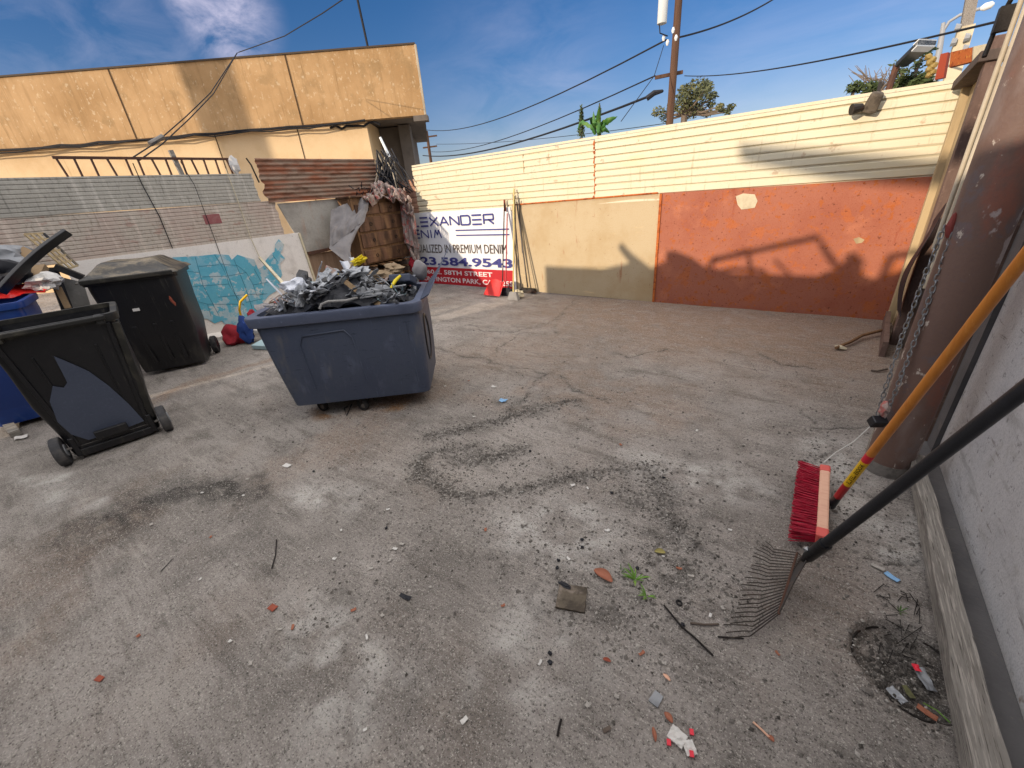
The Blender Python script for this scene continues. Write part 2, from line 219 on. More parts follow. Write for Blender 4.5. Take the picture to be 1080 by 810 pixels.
# ------------------------------------------------------------------ mesh builder
class MB:
    def __init__(s): s.v = []; s.f = []
    def add(s, vs, fs):
        o = len(s.v); s.v += [Vector(v) for v in vs]; s.f += [tuple(i+o for i in f) for f in fs]; return s
    def box(s, c, size, R=None, taper=1.):
        c = Vector(c); x, y, z = (k/2 for k in size); vs = []
        for sz in (-1, 1):
            k = taper if sz > 0 else 1
            for a, b in ((-1, -1), (1, -1), (1, 1), (-1, 1)):
                p = Vector((a*x*k, b*y*k, sz*z)); vs.append(c+(R @ p if R else p))
        return s.add(vs, [(3, 2, 1, 0), (4, 5, 6, 7), (0, 1, 5, 4), (1, 2, 6, 5), (2, 3, 7, 6), (3, 0, 4, 7)])
    def bar(s, a, b, w, h, up=(0, 0, 1)):
        a = Vector(a); b = Vector(b); d = (b-a); L = d.length; d = d.normalized(); up = Vector(up)
        if abs(d.dot(up)) > .98: up = Vector((1, 0, 0))
        sx = d.cross(up).normalized(); sy = sx.cross(d)
        R = Matrix((sx, d, sy)).transposed()
        return s.box((a+b)/2, (w, L, h), R)
    def tube(s, pts, r, n=8, cap=True):
        pts = [Vector(p) for p in pts]; m = len(pts); rs = r if hasattr(r, '__len__') else [r]*m
        vs = []; prev = None
        for i, p in enumerate(pts):
            d = (pts[min(i+1, m-1)]-pts[max(i-1, 0)])
            d = d.normalized() if d.length > 1e-9 else Vector((0, 0, 1))
            if prev is None:
                a = d.orthogonal().normalized()
            else:
                a = (prev-d*prev.dot(d)); a = a.normalized() if a.length > 1e-6 else d.orthogonal().normalized()
            prev = a; b = d.cross(a)
            for k in range(n):
                t = 2*math.pi*k/n; vs.append(p+(a*math.cos(t)+b*math.sin(t))*rs[i])
        fs = []
        for i in range(m-1):
            for k in range(n):
                k2 = (k+1) % n; fs.append((i*n+k, i*n+k2, (i+1)*n+k2, (i+1)*n+k))
        if cap: fs += [tuple(range(n))[::-1], tuple((m-1)*n+k for k in range(n))]
        return s.add(vs, fs)
    def cyl(s, a, b, r, r2=None, n=16): return s.tube([a, b], [r, r if r2 is None else r2], n)
    def torus(s, c, R, r, axis, n=16, m=8, stretch=None):
        c = Vector(c); ax = Vector(axis).normalized(); a = ax.orthogonal().normalized(); b = ax.cross(a); vs = []
        if stretch: b = Vector(stretch[0]).normalized(); a = b.cross(ax)
        for i in range(n):
            t = 2*math.pi*i/n; d = a*math.cos(t)+b*math.sin(t); o = b*(stretch[1]*(1 if math.sin(t) > 0 else -1) if stretch and abs(math.sin(t)) > 1e-6 else 0)
            for k in range(m):
                q = 2*math.pi*k/m; vs.append(c+o+d*(R+r*math.cos(q))+ax*r*math.sin(q))
        return s.add(vs, [(i*m+k, ((i+1) % n)*m+k, ((i+1) % n)*m+(k+1) % m, i*m+(k+1) % m) for i in range(n) for k in range(m)])
    def sheet(s, fn, nu, nv, th=.004):
        """fn(u,v)->point; two-sided solid sheet with thickness"""
        g = [[Vector(fn(i/nu, j/nv)) for j in range(nv+1)] for i in range(nu+1)]; vs = []; nn = []
        for i in range(nu+1):
            for j in range(nv+1):
                du = g[min(i+1, nu)][j]-g[max(i-1, 0)][j]; dv = g[i][min(j+1, nv)]-g[i][max(j-1, 0)]
                n_ = du.cross(dv); nn.append(n_.normalized() if n_.length > 1e-9 else Vector((0, 0, 1)))
                vs.append(g[i][j])
        K = len(vs); vs2 = [v-nn[i]*th for i, v in enumerate(vs)]; id_ = lambda i, j: i*(nv+1)+j
        fs = []
        for i in range(nu):
            for j in range(nv):
                q = (id_(i, j), id_(i+1, j), id_(i+1, j+1), id_(i, j+1)); fs.append(q); fs.append(tuple(K+k for k in q[::-1]))
        for i in range(nu):
            fs.append((id_(i+1, 0), id_(i, 0), K+id_(i, 0), K+id_(i+1, 0))); fs.append((id_(i, nv), id_(i+1, nv), K+id_(i+1, nv), K+id_(i, nv)))
        for j in range(nv):
            fs.append((id_(0, j), id_(0, j+1), K+id_(0, j+1), K+id_(0, j))); fs.append((id_(nu, j+1), id_(nu, j), K+id_(nu, j), K+id_(nu, j+1)))
        return s.add(vs+vs2, fs)
    def prism(s, pts, ext):
        """polygon of 3-D points extruded by vector ext (concave allowed)"""
        n = len(pts); e = Vector(ext); a = [Vector(p) for p in pts]
        return s.add(a+[p+e for p in a], [tuple(range(n)), tuple(range(2*n-1, n-1, -1))]+[(i, i+n, (i+1) % n+n, (i+1) % n) for i in range(n)])
    def blob(s, c, size, amp=.3, seed=0, sub=2, freq=1.5, R=None):
        bm = bmesh.new(); bmesh.ops.create_icosphere(bm, subdivisions=sub, radius=1); c = Vector(c); vs = []
        for v in bm.verts:
            k = 1+amp*(mnoise.noise(v.co*freq+Vector((seed*7.3, seed*3.1, seed)))*1.6)
            p = Vector((v.co.x*size[0], v.co.y*size[1], v.co.z*size[2]))*k
            vs.append(c+(R @ p if R else p))
        fs = [tuple(v.index for v in f.verts) for f in bm.faces]; bm.free(); return s.add(vs, fs)
    def build(s, name, mat, parent=None, smooth=False, bevel=0, tri=False):
        me = bpy.data.meshes.new(name)
        if parent is not None:
            inv = parent.matrix_basis.inverted() if parent.parent is None else (parent.parent.matrix_basis @ parent.matrix_basis).inverted()
            vs = [inv @ v for v in s.v]; loc = None
        else:
            xs = [v.x for v in s.v]; ys = [v.y for v in s.v]
            loc = Vector(((min(xs)+max(xs))/2, (min(ys)+max(ys))/2, min(v.z for v in s.v))); vs = [v-loc for v in s.v]
        me.from_pydata(vs, [], s.f); me.update()
        bm = bmesh.new(); bm.from_mesh(me); bmesh.ops.recalc_face_normals(bm, faces=bm.faces)
        if tri: bmesh.ops.triangulate(bm, faces=bm.faces)
        bm.to_mesh(me); bm.free()
        if smooth:
            for p in me.polygons: p.use_smooth = True
        o = bpy.data.objects.new(name, me); COL.objects.link(o)
        if mat is not None: me.materials.append(MT[mat] if isinstance(mat, str) else mat)
        if parent is not None: o.parent = parent
        else: o.location = loc
        if bevel:
            b = o.modifiers.new('bevel', 'BEVEL'); b.width = bevel; b.segments = 2; b.limit_method = 'ANGLE'
        if smooth and not bevel:
            try: me.set_sharp_from_angle(angle=D2R(50))
            except Exception: pass
        return o
def tag(o, label=None, cat=None, group=None, kind=None):
    if label: o['label'] = label
    if cat: o['category'] = cat
    if group: o['group'] = group
    if kind: o['kind'] = kind
    return o
def thing(name, loc, label, cat, rz=0, group=None):
    o = bpy.data.objects.new(name, None); COL.objects.link(o); o.location = loc; o.rotation_euler = (0, 0, rz); o.empty_display_size = .1
    o.matrix_basis = Matrix.Translation(Vector(loc)) @ Matrix.Rotation(rz, 4, 'Z')
    return tag(o, label, cat, group)
def inparent(p, mb):                                  # local coordinates of a thing -> world (build() brings them back)
    mb.v = [p.matrix_basis @ v for v in mb.v]; return mb
def text_mb(txt, size, origin, ux, uy, sx=1., th=.003, bold=0.):
    cu = bpy.data.curves.new('t', 'FONT'); cu.body = txt; cu.size = size; cu.offset = bold; cu.resolution_u = 3
    ob = bpy.data.objects.new('t', cu); COL.objects.link(ob); bpy.context.view_layer.update()
    me = ob.to_mesh(); ux = Vector(ux); uy = Vector(uy); n = ux.cross(uy); o = Vector(origin); mb = MB()
    vs = [o+ux*v.co.x*sx+uy*v.co.y+n*th for v in me.vertices]; mb.add(vs, [tuple(p.vertices) for p in me.polygons])
    ob.to_mesh_clear(); bpy.data.objects.remove(ob); bpy.data.curves.remove(cu); return mb
def sag(a, b, s, n=16):
    a = Vector(a); b = Vector(b); return [a.lerp(b, i/n)-Vector((0, 0, s*4*(i/n)*(1-i/n))) for i in range(n+1)]

# ================================================================== GROUND
def vnoise(x, y, seed=0):
    xi = np.floor(x).astype(np.int64); yi = np.floor(y).astype(np.int64); fx = x-xi; fy = y-yi
    fx = fx*fx*(3-2*fx); fy = fy*fy*(3-2*fy)
    def h(a, b):
        n = (a*374761393+b*668265263+seed*982451653) & 0x7fffffff; n = (n ^ (n >> 13))*1274126177 & 0x7fffffff
        return ((n ^ (n >> 16)) & 0xffff)/65535.
    return (h(xi, yi)*(1-fx)+h(xi+1, yi)*fx)*(1-fy)+(h(xi, yi+1)*(1-fx)+h(xi+1, yi+1)*fx)*fy
def fbm(x, y, f, oc=4, seed=0):
    s = 0; a = .5; t = 0
    for i in range(oc): s = s+a*vnoise(x*f, y*f, seed+i); t += a; a *= .5; f *= 2.03
    return s/t
xs = np.concatenate([[-400, -200, -100, -50, -25, -14, -10, -8.6], np.arange(-7.8, -4.5, .045), np.arange(-4.5, 1.3, .018), [1.4, 1.7, 2.5, 5, 12, 30, 80, 200, 400]])
ys = np.concatenate([[-300, -120, -50, -20, -10, -5, -3, -1.5], np.arange(-.8, .9, .045), np.arange(.9, 6.2, .018), [6.3, 6.6, 7.5, 9, 12, 18, 30, 60, 120, 250, 450]])
X, Y = np.meshgrid(xs, ys, indexing='ij')
near = ((X > -8) & (X < 1.35) & (Y > -.9) & (Y < 6.25)).astype(float)
def sm(a, b, t):
    t = np.clip((t-a)/(b-a), 0, 1); return t*t*(3-2*t)
wx = X+(fbm(X, Y, 3.1, 4, 5)-.5)*.35; wy = Y+(fbm(X, Y, 3.1, 4, 9)-.5)*.35
def blobm(px, py, rx, ry, ang=0., soft=.6, h=0):
    g = G(px, py); a = D2R(ang); dx = wx-g.x; dy = wy-g.y
    u = (dx*math.cos(a)+dy*math.sin(a))/rx; v = (-dx*math.sin(a)+dy*math.cos(a))/ry
    return 1-sm(1-soft, 1+soft*.3, np.sqrt(u*u+v*v))
def polyd(pts, warp=.05):
    P = [G(*p) for p in pts]; d = np.full(X.shape, 9.); ax = X+(fbm(X, Y, 6, 3, 21)-.5)*warp*2; ay = Y+(fbm(X, Y, 6, 3, 27)-.5)*warp*2
    for a, b in zip(P[:-1], P[1:]):
        ex, ey = b.x-a.x, b.y-a.y; t = np.clip(((ax-a.x)*ex+(ay-a.y)*ey)/(ex*ex+ey*ey+1e-9), 0, 1)
        d = np.minimum(d, np.hypot(ax-a.x-t*ex, ay-a.y-t*ey))
    return d
rough = fbm(X, Y, 9, 5, 3); med = fbm(X, Y, 2.2, 4, 13); big = fbm(X, Y, .7, 3, 17)
cracks = [[(452, 366), (480, 372), (520, 383), (578, 394)], [(590, 397), (602, 410), (612, 414), (636, 425)], [(497, 342), (512, 349), (545, 349), (580, 340), (606, 318)], [(520, 372), (533, 362), (548, 350)],
  [(648, 372), (665, 377), (702, 369)], [(800, 372), (830, 385), (862, 390)], [(822, 408), (856, 412)], [(848, 432), (872, 470), (858, 500)], [(900, 575), (930, 592), (975, 600)], [(578, 394), (560, 404), (548, 430)],
  [(586, 336), (589, 352)], [(840, 445), (880, 455), (925, 452)]]
dark = np.zeros_like(X); ash = np.zeros_like(X); crk = np.zeros_like(X)
for c in cracks: 
    d = polyd(c, .07); crk = np.maximum(crk, .8*(1-sm(.002, .013, d))*sm(.2, .5, fbm(X, Y, 4, 3, 71))); dark = np.maximum(dark, .3*(1-sm(.01, .09, d))*sm(.4, .65, rough))
edges = [[(440, 492), (470, 518), (500, 524), (560, 514), (600, 506), (640, 498), (690, 491)], [(490, 452), (520, 446), (548, 437), (580, 428), (612, 422)], [(436, 505), (450, 480), (500, 470)], [(500, 486), (530, 478), (560, 470)], [(690, 495), (700, 540), (745, 580)], [(452, 460), (480, 455), (500, 450)]]
h = (med-.5)*.022+(rough-.5)*.006
for c in edges:
    d = polyd(c, .035); m = 1-sm(.0, .035, d); h = h+m*.012*sm(.3, .6, fbm(X, Y, 14, 3, 33)); dark = np.maximum(dark, np.maximum(.7*(1-sm(.004, .024, d)), .45*(1-sm(.01, .12, d))*sm(.36, .58, fbm(X, Y, 16, 4, 31))))
for a in ((215, 515, .62, .17, 12, .7), (120, 552, .34, .12, 20, .7), (275, 512, .3, .09, 10, .6), (178, 520, .16, .2, 0, .5)): dark = np.maximum(dark, .95*blobm(*a)*sm(.25, .5, rough))
for a in ((505, 478, .42, .12, 20, .7), (545, 425, .3, .16, 25, .6), (700, 610, .26, .2, 0, .7), (690, 530, .25, .3, 0, .7), (650, 650, .16, .12, 0, .7), (545, 600, .16, .1, 0, .7), (590, 640, .12, .3, 0, .7)): dark = np.maximum(dark, .62*blobm(*a)*sm(.35, .6, fbm(X, Y, 14, 4, 41)))
dark = np.maximum(dark, .7*blobm(135, 545, 1.2, .4, 15, .9)*sm(.45, .62, med))
for a in ((590, 560, .42, .28, 20, .8, ), (560, 700, .3, .2, 0, .9), (350, 700, .5, .25, 0, .9), (880, 480, .22, .45, 0, .6), (925, 560, .25, .3, 0, .6), (60, 520, .9, .12, 15, .8), (340, 520, .3, .25, 0, .8), (720, 500, .5, .25, 0, .8)): ash = np.maximum(ash, .95*blobm(*a)*sm(.3, .6, rough))
warm = sm(3.0, 5.2, Y+(med-.5)*1.8)*sm(-4.6, -2.4, X)*.95
warm = np.maximum(warm, .6*blobm(560, 370, 1.5, .8, 30, .9)); warm = np.maximum(warm, .35*blobm(870, 640, .3, .4, 0, .9))
warm = np.maximum(warm, .5*sm(.5, .75, big)*sm(.45, .65, med)); warm = np.maximum(warm, .75*(1-sm(.02, .14, polyd([(150, 428), (200, 405), (240, 393), (300, 375)], .1))))  # strip paints the warm sunlit streak by the bins into the ground
saw = np.maximum(blobm(350, 432, .22, .13, 30, .8), blobm(405, 428, .3, .16, 30, .8))*sm(.3, .55, rough)
brk = blobm(900, 520, .32, .62, 0, .5)
h = h+brk*(fbm(X, Y, 22, 4, 51)-.5)*.03-crk*.008
MH = Vector((.56, 1.47)); md = np.hypot((X-MH.x), (Y-MH.y)); mh = 1-sm(.155, .185, md+(rough-.5)*.03); h = h-mh*.045+mh*(fbm(X, Y, 20, 3, 61)-.5)*.03; dark = np.maximum(dark, mh*.75)
h = h+.012*(1-sm(.0, .05, np.abs(md-.2)))*sm(.4, .6, rough)
h = h*near
me = bpy.data.meshes.new('ground'); nx, ny = X.shape
co = np.stack([X, Y, h], -1).reshape(-1, 3)
ii, jj = np.meshgrid(np.arange(nx-1), np.arange(ny-1), indexing='ij'); q = np.stack([ii*ny+jj, (ii+1)*ny+jj, (ii+1)*ny+jj+1, ii*ny+jj+1], -1).reshape(-1, 4)
me.vertices.add(len(co)); me.vertices.foreach_set('co', co.ravel()); me.loops.add(q.size); me.loops.foreach_set('vertex_index', q.ravel().astype(np.int32))
me.polygons.add(len(q)); me.polygons.foreach_set('loop_start', np.arange(0, q.size, 4, dtype=np.int32)); me.update(calc_edges=True)
me.polygons.foreach_set('use_smooth', np.ones(len(q), bool))
for nm, a in (('dark', dark*near), ('ash', ash*near), ('warm', warm*near), ('crk', crk*near), ('saw', saw*near)):
    at = me.attributes.new(nm, 'FLOAT', 'POINT'); at.data.foreach_set('value', a.ravel().astype(np.float32))
gm = bpy.data.materials.new('ground_dirt'); gm.use_nodes = True; t = gm.node_tree; b = t.nodes['Principled BSDF']; b.inputs['Roughness'].default_value = .92; b.inputs['Specular IOR Level'].default_value = .2
tcn = N(t, 'ShaderNodeTexCoord'); rgb = N(t, 'ShaderNodeRGB'); rgb.outputs[0].default_value = C('#98918a'); cur = rgb.outputs[0]
def nz(sc, det=6, st=U, kind='n', rot=0, rg=.62, dist=0):
    m_ = N(t, 'ShaderNodeMapping'); m_.inputs['Scale'].default_value = st; m_.inputs['Rotation'].default_value = (0, 0, rot); t.links.new(tcn.outputs['Object'], m_.inputs[0])
    if kind == 'n': x = N(t, 'ShaderNodeTexNoise', inp={'Scale': sc, 'Detail': det, 'Roughness': rg, 'Distortion': dist}); o = x.outputs['Fac']
    elif kind == 'v': x = N(t, 'ShaderNodeTexVoronoi', inp={'Scale': sc}); o = x.outputs['Distance']
    t.links.new(m_.outputs[0], x.inputs[0]); return o
def mr(src, lo, hi, amt=1.):
    r = N(t, 'ShaderNodeMapRange', interpolation_type='SMOOTHSTEP', inp={'From Min': min(lo, hi), 'From Max': max(lo, hi), 'To Min': 0 if lo < hi else amt, 'To Max': amt if lo < hi else 0}); t.links.new(src, r.inputs['Value']); return r.outputs[0]
def mul(a, b_):
    m_ = N(t, 'ShaderNodeMath', operation='MULTIPLY'); t.links.new(a, m_.inputs[0])
    if isinstance(b_, float): m_.inputs[1].default_value = b_
    else: t.links.new(b_, m_.inputs[1])
    return m_.outputs[0]
def lay(fac, col):
    global cur
    m_ = N(t, 'ShaderNodeMix', data_type='RGBA'); m_.inputs['B'].default_value = C(col); t.links.new(fac, m_.inputs['Factor']); t.links.new(cur, m_.inputs['A']); cur = m_.outputs['Result']
def att(n): 
    a = N(t, 'ShaderNodeAttribute'); a.attribute_name = n; return a.outputs['Fac']
lay(mr(nz(.8), .42, .62, .65), '#6f6963'); lay(mr(nz(3.5, 8), .45, .68, .55), '#5f5a54'); lay(mr(nz(2.2, 8, rot=.6, st=(1, 3, 1)), .5, .72, .5), '#a8a198'); lay(mr(nz(1.6, 8, rot=-.5, st=(1, 4, 1)), .53, .66, .55), '#58524c')
lay(mr(nz(1.3, 6), .5, .7, .3), '#7d6d60')
lay(mul(att('warm'), mr(nz(5, 8), .15, .6, 1.)), '#85705f'); lay(mul(att('warm'), mr(nz(14, 8, st=(1, 2.5, 1), rot=-.4), .5, .72, .6)), '#a18a75')
lay(mul(att('warm'), mr(nz(7, 6, rot=.8, st=(1, 3, 1)), .5, .7, .55)), '#6b5546')
lay(mul(att('ash'), mr(nz(9, 8), .25, .65, 1.)), '#bdb9b2')
lay(att('saw'), '#7c5a38')
lay(mr(nz(7, 8, rot=-.35, st=(.5, 7, 1), rg=.7), .54, .66, .45), '#aca59b'); lay(mr(nz(9, 8, rot=-.2, st=(.5, 6, 1), rg=.7), .55, .68, .45), '#57514b')
lay(mul(att('dark'), mr(nz(11, 8), .2, .6, 1.)), '#33302d'); lay(att('crk'), '#2e2a27')
lay(mr(nz(18, 8, rg=.75, st=(1, 2.2, 1), rot=.5), .54, .68, .5), '#4a4540'); lay(mr(nz(23, 8, rg=.75, st=(1, 1.8, 1), rot=.7), .55, .7, .5), '#aaa499')
lay(mr(nz(42, 6, rg=.75), .54, .68, .7), '#3b3733'); lay(mr(nz(55, 6, rg=.75), .55, .69, .7), '#b5aea4')
lay(mr(nz(120, 4, rg=.7), .54, .66, .85), '#312d29'); lay(mr(nz(160, 4, rg=.7), .55, .68, .85), '#c6c0b6'); lay(mr(nz(95, 2, kind='v'), .16, .05, .5), '#c2bcb1')
lay(mr(nz(60, 2, kind='v'), .14, .03, .6), '#34302c')
t.links.new(cur, b.inputs['Base Color'])
hh = N(t, 'ShaderNodeMath', operation='ADD'); t.links.new(nz(26, 8, rg=.7), hh.inputs[0]); t.links.new(mul(nz(130, 4), .45), hh.inputs[1])
bn = N(t, 'ShaderNodeBump', inp={'Strength': 1.0, 'Distance': .018}); t.links.new(hh.outputs[0], bn.inputs['Height']); t.links.new(bn.outputs[0], b.inputs['Normal'])
me.materials.append(gm); g_o = bpy.data.objects.new('ground', me); COL.objects.link(g_o); tag(g_o, 'grey dusty cracked concrete yard with dirt, ash and oil stains', kind='structure')
def gz(x, y):                                          # ground height at a point
    i = min(max(int(np.searchsorted(xs, x))-1, 0), nx-2); j = min(max(int(np.searchsorted(ys, y))-1, 0), ny-2)
    return float(max(h[i, j], h[i+1, j], h[i, j+1], h[i+1, j+1]))
def GG(px, py, up=0.):
    g = G(px, py); return Vector((g.x, g.y, gz(g.x, g.y)+up))

# ================================================================== BUILDING, far left
DB = 13.0; az0 = D2R(129); bn_ = Vector((math.cos(az0), math.sin(az0), 0)); bu = Vector((bn_.y, -bn_.x, 0))
def BP(s, d, z): v = bn_*(DB+d)+bu*s; v.z = z; return v
zR, zF = 5.2, 3.7; sR = -1.42
bl = thing('building', BP(-8, 2, 0), 'long low tan stucco building with a deep overhanging fascia, beyond the left wall', 'building')
def bbox(s0, s1, d0, d1, z0, z1):
    return MB().prism([BP(s0, d0, z0), BP(s1, d0, z0), BP(s1, d1, z0), BP(s0, d1, z0)], (0, 0, z1-z0))
bbox(-22, sR, 0, .25, zF, zR).build('fascia', 'stucco', bl)
def skew(s0, s1, d0, d1, z0, z1, k=.115): return MB().prism([BP(s0, d0, z0), BP(s1, d0, z0), BP(s1-k*(d1-d0), d1, z0), BP(s0, d1, z0)], (0, 0, z1-z0))
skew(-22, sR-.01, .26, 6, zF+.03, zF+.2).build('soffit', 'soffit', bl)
skew(-22, sR-.0, .26, 6, zR-.3, zR-.06).build('roof', 'roofcap', bl)
bbox(-22, -3.03, .14, 5.5, 0, zF+.0).build('wall', 'stucco_low', bl)
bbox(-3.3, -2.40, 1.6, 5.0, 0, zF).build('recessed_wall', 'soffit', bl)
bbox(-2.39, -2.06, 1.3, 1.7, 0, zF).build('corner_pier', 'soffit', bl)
bbox(-22, sR+.02, -.03, .27, zR, zR+.035).build('roof_edge', 'roofcap', bl)
bbox(sR, sR+.05, -.02, .1, zF, zR).build('corner_trim', 'conduit', bl)
bbox(sR-.3, sR+.08, -.015, .3, zF-.13, zF-.002).build('gutter_end', 'soffit', bl)
mb = MB()
for s in (-16.4, -13.1, -9.05, -4.68): MB().prism([BP(s, -.012, zF), BP(s+.03, -.012, zF), BP(s+.03, -.003, zF), BP(s, -.003, zF)], (0, 0, zR-zF)).build('panel_joint', 'seam', bl)
for s in (-14.7, -7.1, -4.9): MB().prism([BP(s, .128, 1.), BP(s+.02, .128, 1.), BP(s+.02, .137, 1.), BP(s, .137, 1.)], (0, 0, zF-1.)).build('panel_joint', 'seam', bl)
mb = MB(); pts = [BP(-21+i*.5, -.03, zF-.02+rnd.uniform(-.03, .02)) for i in range(37)]; mb.tube(pts, .028, 6)
pts = [BP(-14+i*.5, -.07, zF-.06+rnd.uniform(-.05, .03)) for i in range(22)]; mb.tube(pts, .016, 5)
pts = [BP(-4+i*.15, .1, zF-.1+rnd.uniform(-.1, .06)) for i in range(10)]; mb.tube(pts, .03, 5)
mb.build('cable', 'wire', bl)
v = BP(-14.6, .6, zR+.03); MB().cyl(v, v+Vector((0, 0, .14)), .12, .05, 8).box(v+Vector((.1, 0, .16)), (.34, .2, .06)).build('roof_vent', 'palepaint', bl)

# ================================================================== LEFT WALL x = -7.35
XW = -7.35
def corr(z0, z1, y0, y1, pitch, amp, X0=XW, axis='y', seed=0, dent=.004, sharp=False, jag=0):
    """horizontally ribbed sheet; returns fn sheet"""
    nz_ = max(8, int((z1-z0)/pitch*8)); L = y1-y0; ny_ = max(4, int(L/.12)); mb = MB()
    def prof(z):
        p = ((z-z0)/pitch) % 1
        if sharp: return amp*(min(1, p*14)*(1-.25*p) if p < .80 else .8*(1-p)/.2)
        return amp*.5*(1+math.cos(2*math.pi*p))
    def fn(u, v_):
        z = z0+(z1-z0)*v_; y = y0+L*u+(jag*mnoise.noise(Vector((z*9, seed, u*2))) if (u == 0 or u == 1) else 0)
        o = prof(z)+dent*3*mnoise.noise(Vector((y*1.3, z*2, seed)))
        z += .006*mnoise.noise(Vector((y*.8, seed, 3)))
        return (X0+o, y, z) if axis == 'y' else (y, X0-o, z)
    return mb.sheet(fn, ny_, nz_, .003)
gw = thing('left_wall', (XW, 1.6, 0), 'grey ribbed metal siding wall with pinkish lower sheet along the left side', 'wall')
corr(1.83, 2.225, -3.5, 3.40, .0465, .010, seed=1, sharp=True, jag=.03).build('upper_siding', 'greysiding', gw)
corr(1.30, 1.828, -3.5, 3.62, .0465, .010, seed=2, sharp=True, jag=.03).build('lower_siding', 'pinksiding', gw)
MB().box((XW-.05, -1.6, .65), (.06, 3.8, 1.3)).build('base_boarding', 'greypanel', gw)
a, b_ = onx(216, 225, XW), onx(231, 237, XW)
MB().box((XW+.016, (a.y+b_.y)/2, (a.z+b_.z)/2), (.004, .22, .13)).build('red_paint_patch', M('redpatch', '#8a5252', [('n', 20, .4, .7, '#94706a', U, .6)], .8), gw)
for y in (-3, -1, 1, 3.2, 5.6): MB().box((XW-.12, y, 1.1), (.09, .09, 2.2)).build('post', 'darkwood', gw)
# painted board with blue map
pb = thing('painted_board', (XW, 2.1, 0), 'white board with a peeling blue painted map, at the foot of the left wall', 'board')
MB().sheet(lambda u, v: (XW+.02+.006*mnoise.noise(Vector((u*5, v*3, 1))), .9+2.97*u, 1.31*v), 20, 8, .02).build('panel', 'whiteboard', pb)
mpx = [(280, 224), (440, 215), (530, 205), (600, 210), (618, 238), (650, 208), (690, 222), (745, 236), (768, 292), (800, 272), (812, 240), (842, 205), (862, 190), (866, 150), (885, 120), (915, 150), (908, 182), (893, 200), (922, 230), (893, 258), (897, 290), (905, 325), (890, 350), (912, 380), (880, 410), (830, 440), (790, 490), (770, 560), (745, 600), (760, 660), (735, 690), (700, 640), (660, 640), (620, 600), (590, 615), (560, 585), (520, 600), (480, 575), (440, 570), (418, 592), (396, 540), (352, 430), (325, 330)]
mp3 = [onx(130+x/5.4, 230+y/5.4, XW+.028) for x, y in mpx]
MB().prism(mp3, (.004, 0, 0)).build('blue_map', 'mapblue', pb, tri=True)
mb = MB()
for ln in ([(410, 222), (455, 385), (545, 555)], [(455, 385), (600, 375)], [(430, 275), (545, 265)], [(450, 335), (590, 330), (555, 262), (520, 208)], [(600, 375), (640, 440), (690, 500)], [(480, 490), (690, 490)], [(380, 390), (455, 385)], [(350, 300), (430, 310)], [(600, 375), (590, 330), (700, 310)], [(640, 440), (800, 430)], [(630, 235), (690, 380), (730, 500), (740, 560)], [(700, 310), (740, 380), (850, 360)], [(740, 380), (760, 440), (820, 430)], [(745, 290), (790, 370)], [(810, 250), (860, 330), (895, 330)], [(400, 470), (480, 490), (500, 560)], [(560, 262), (650, 270), (700, 310)], [(540, 450), (640, 440)], [(850, 210), (880, 250)], [(690, 430), (700, 480), (790, 460)]):
    mb.tube([onx(130+x/5.4, 230+y/5.4, XW+.0328) for x, y in ln], .003, 4)
mb.build('map_line', 'mapline', pb)
# plaster heap at the board foot, painted white
# right of it: grey panel, brown plywood, rust sheet
MB().prism([(XW+.012, 3.90, .96), (XW+.012, 5.2, 1.0), (XW+.012, 5.15, 1.80), (XW+.012, 3.66, 1.78)], (-.03, 0, 0)).build('grey_wall_sheet', 'greypanel')
tag(bpy.data.objects['grey_wall_sheet'], 'flat grey stained panel closing the left wall under the rusty sheet', 'panel')
o = MB().prism([(XW+.01, 3.92, 0), (XW+.01, 6.0, 0), (XW+.01, 6.0, .93), (XW+.01, 3.92, .93)], (-.03, 0, 0)).build('plywood_sheet', 'brownply'); tag(o, 'brown weathered plywood panel low on the left wall behind the rubbish truck', 'panel')
o = MB().bar((XW+.035, 3.9, .955), (XW+.035, 5.3, .99), .05, .05).build('batten', 'brownsteel'); tag(o, 'thin brown batten between the grey panel and the plywood', 'batten')
o = MB().bar((XW+.03, 3.93, 0), (XW+.03, 3.86, 1.3), .03, .035).build('edge_strip', 'palepaint'); tag(o, 'pale vertical strip along the right edge of the map board', 'strip')
o = MB().box((XW+.03, 5.22, 1.45), (.06, .07, .75)).build('wall_stud', 'darkwood'); tag(o, 'dark wooden stud right of the flat grey panel', 'post')
o = corr(1.80, 2.43, 3.50, 5.75, .068, .02, X0=XW+.03, seed=5, jag=.05).build('rusty_corrugated_sheet', 'rustcorr', smooth=True); tag(o, 'rusty brown corrugated metal sheet standing above the left wall', 'metal sheet')
o = MB().sheet(lambda u, v: (XW-.01, 5.2+.9*u, 2.0*v), 3, 3, .02).build('dark_corner_sheet', 'darkwood'); tag(o, 'dark panel in the far left corner behind the drawers', 'panel')
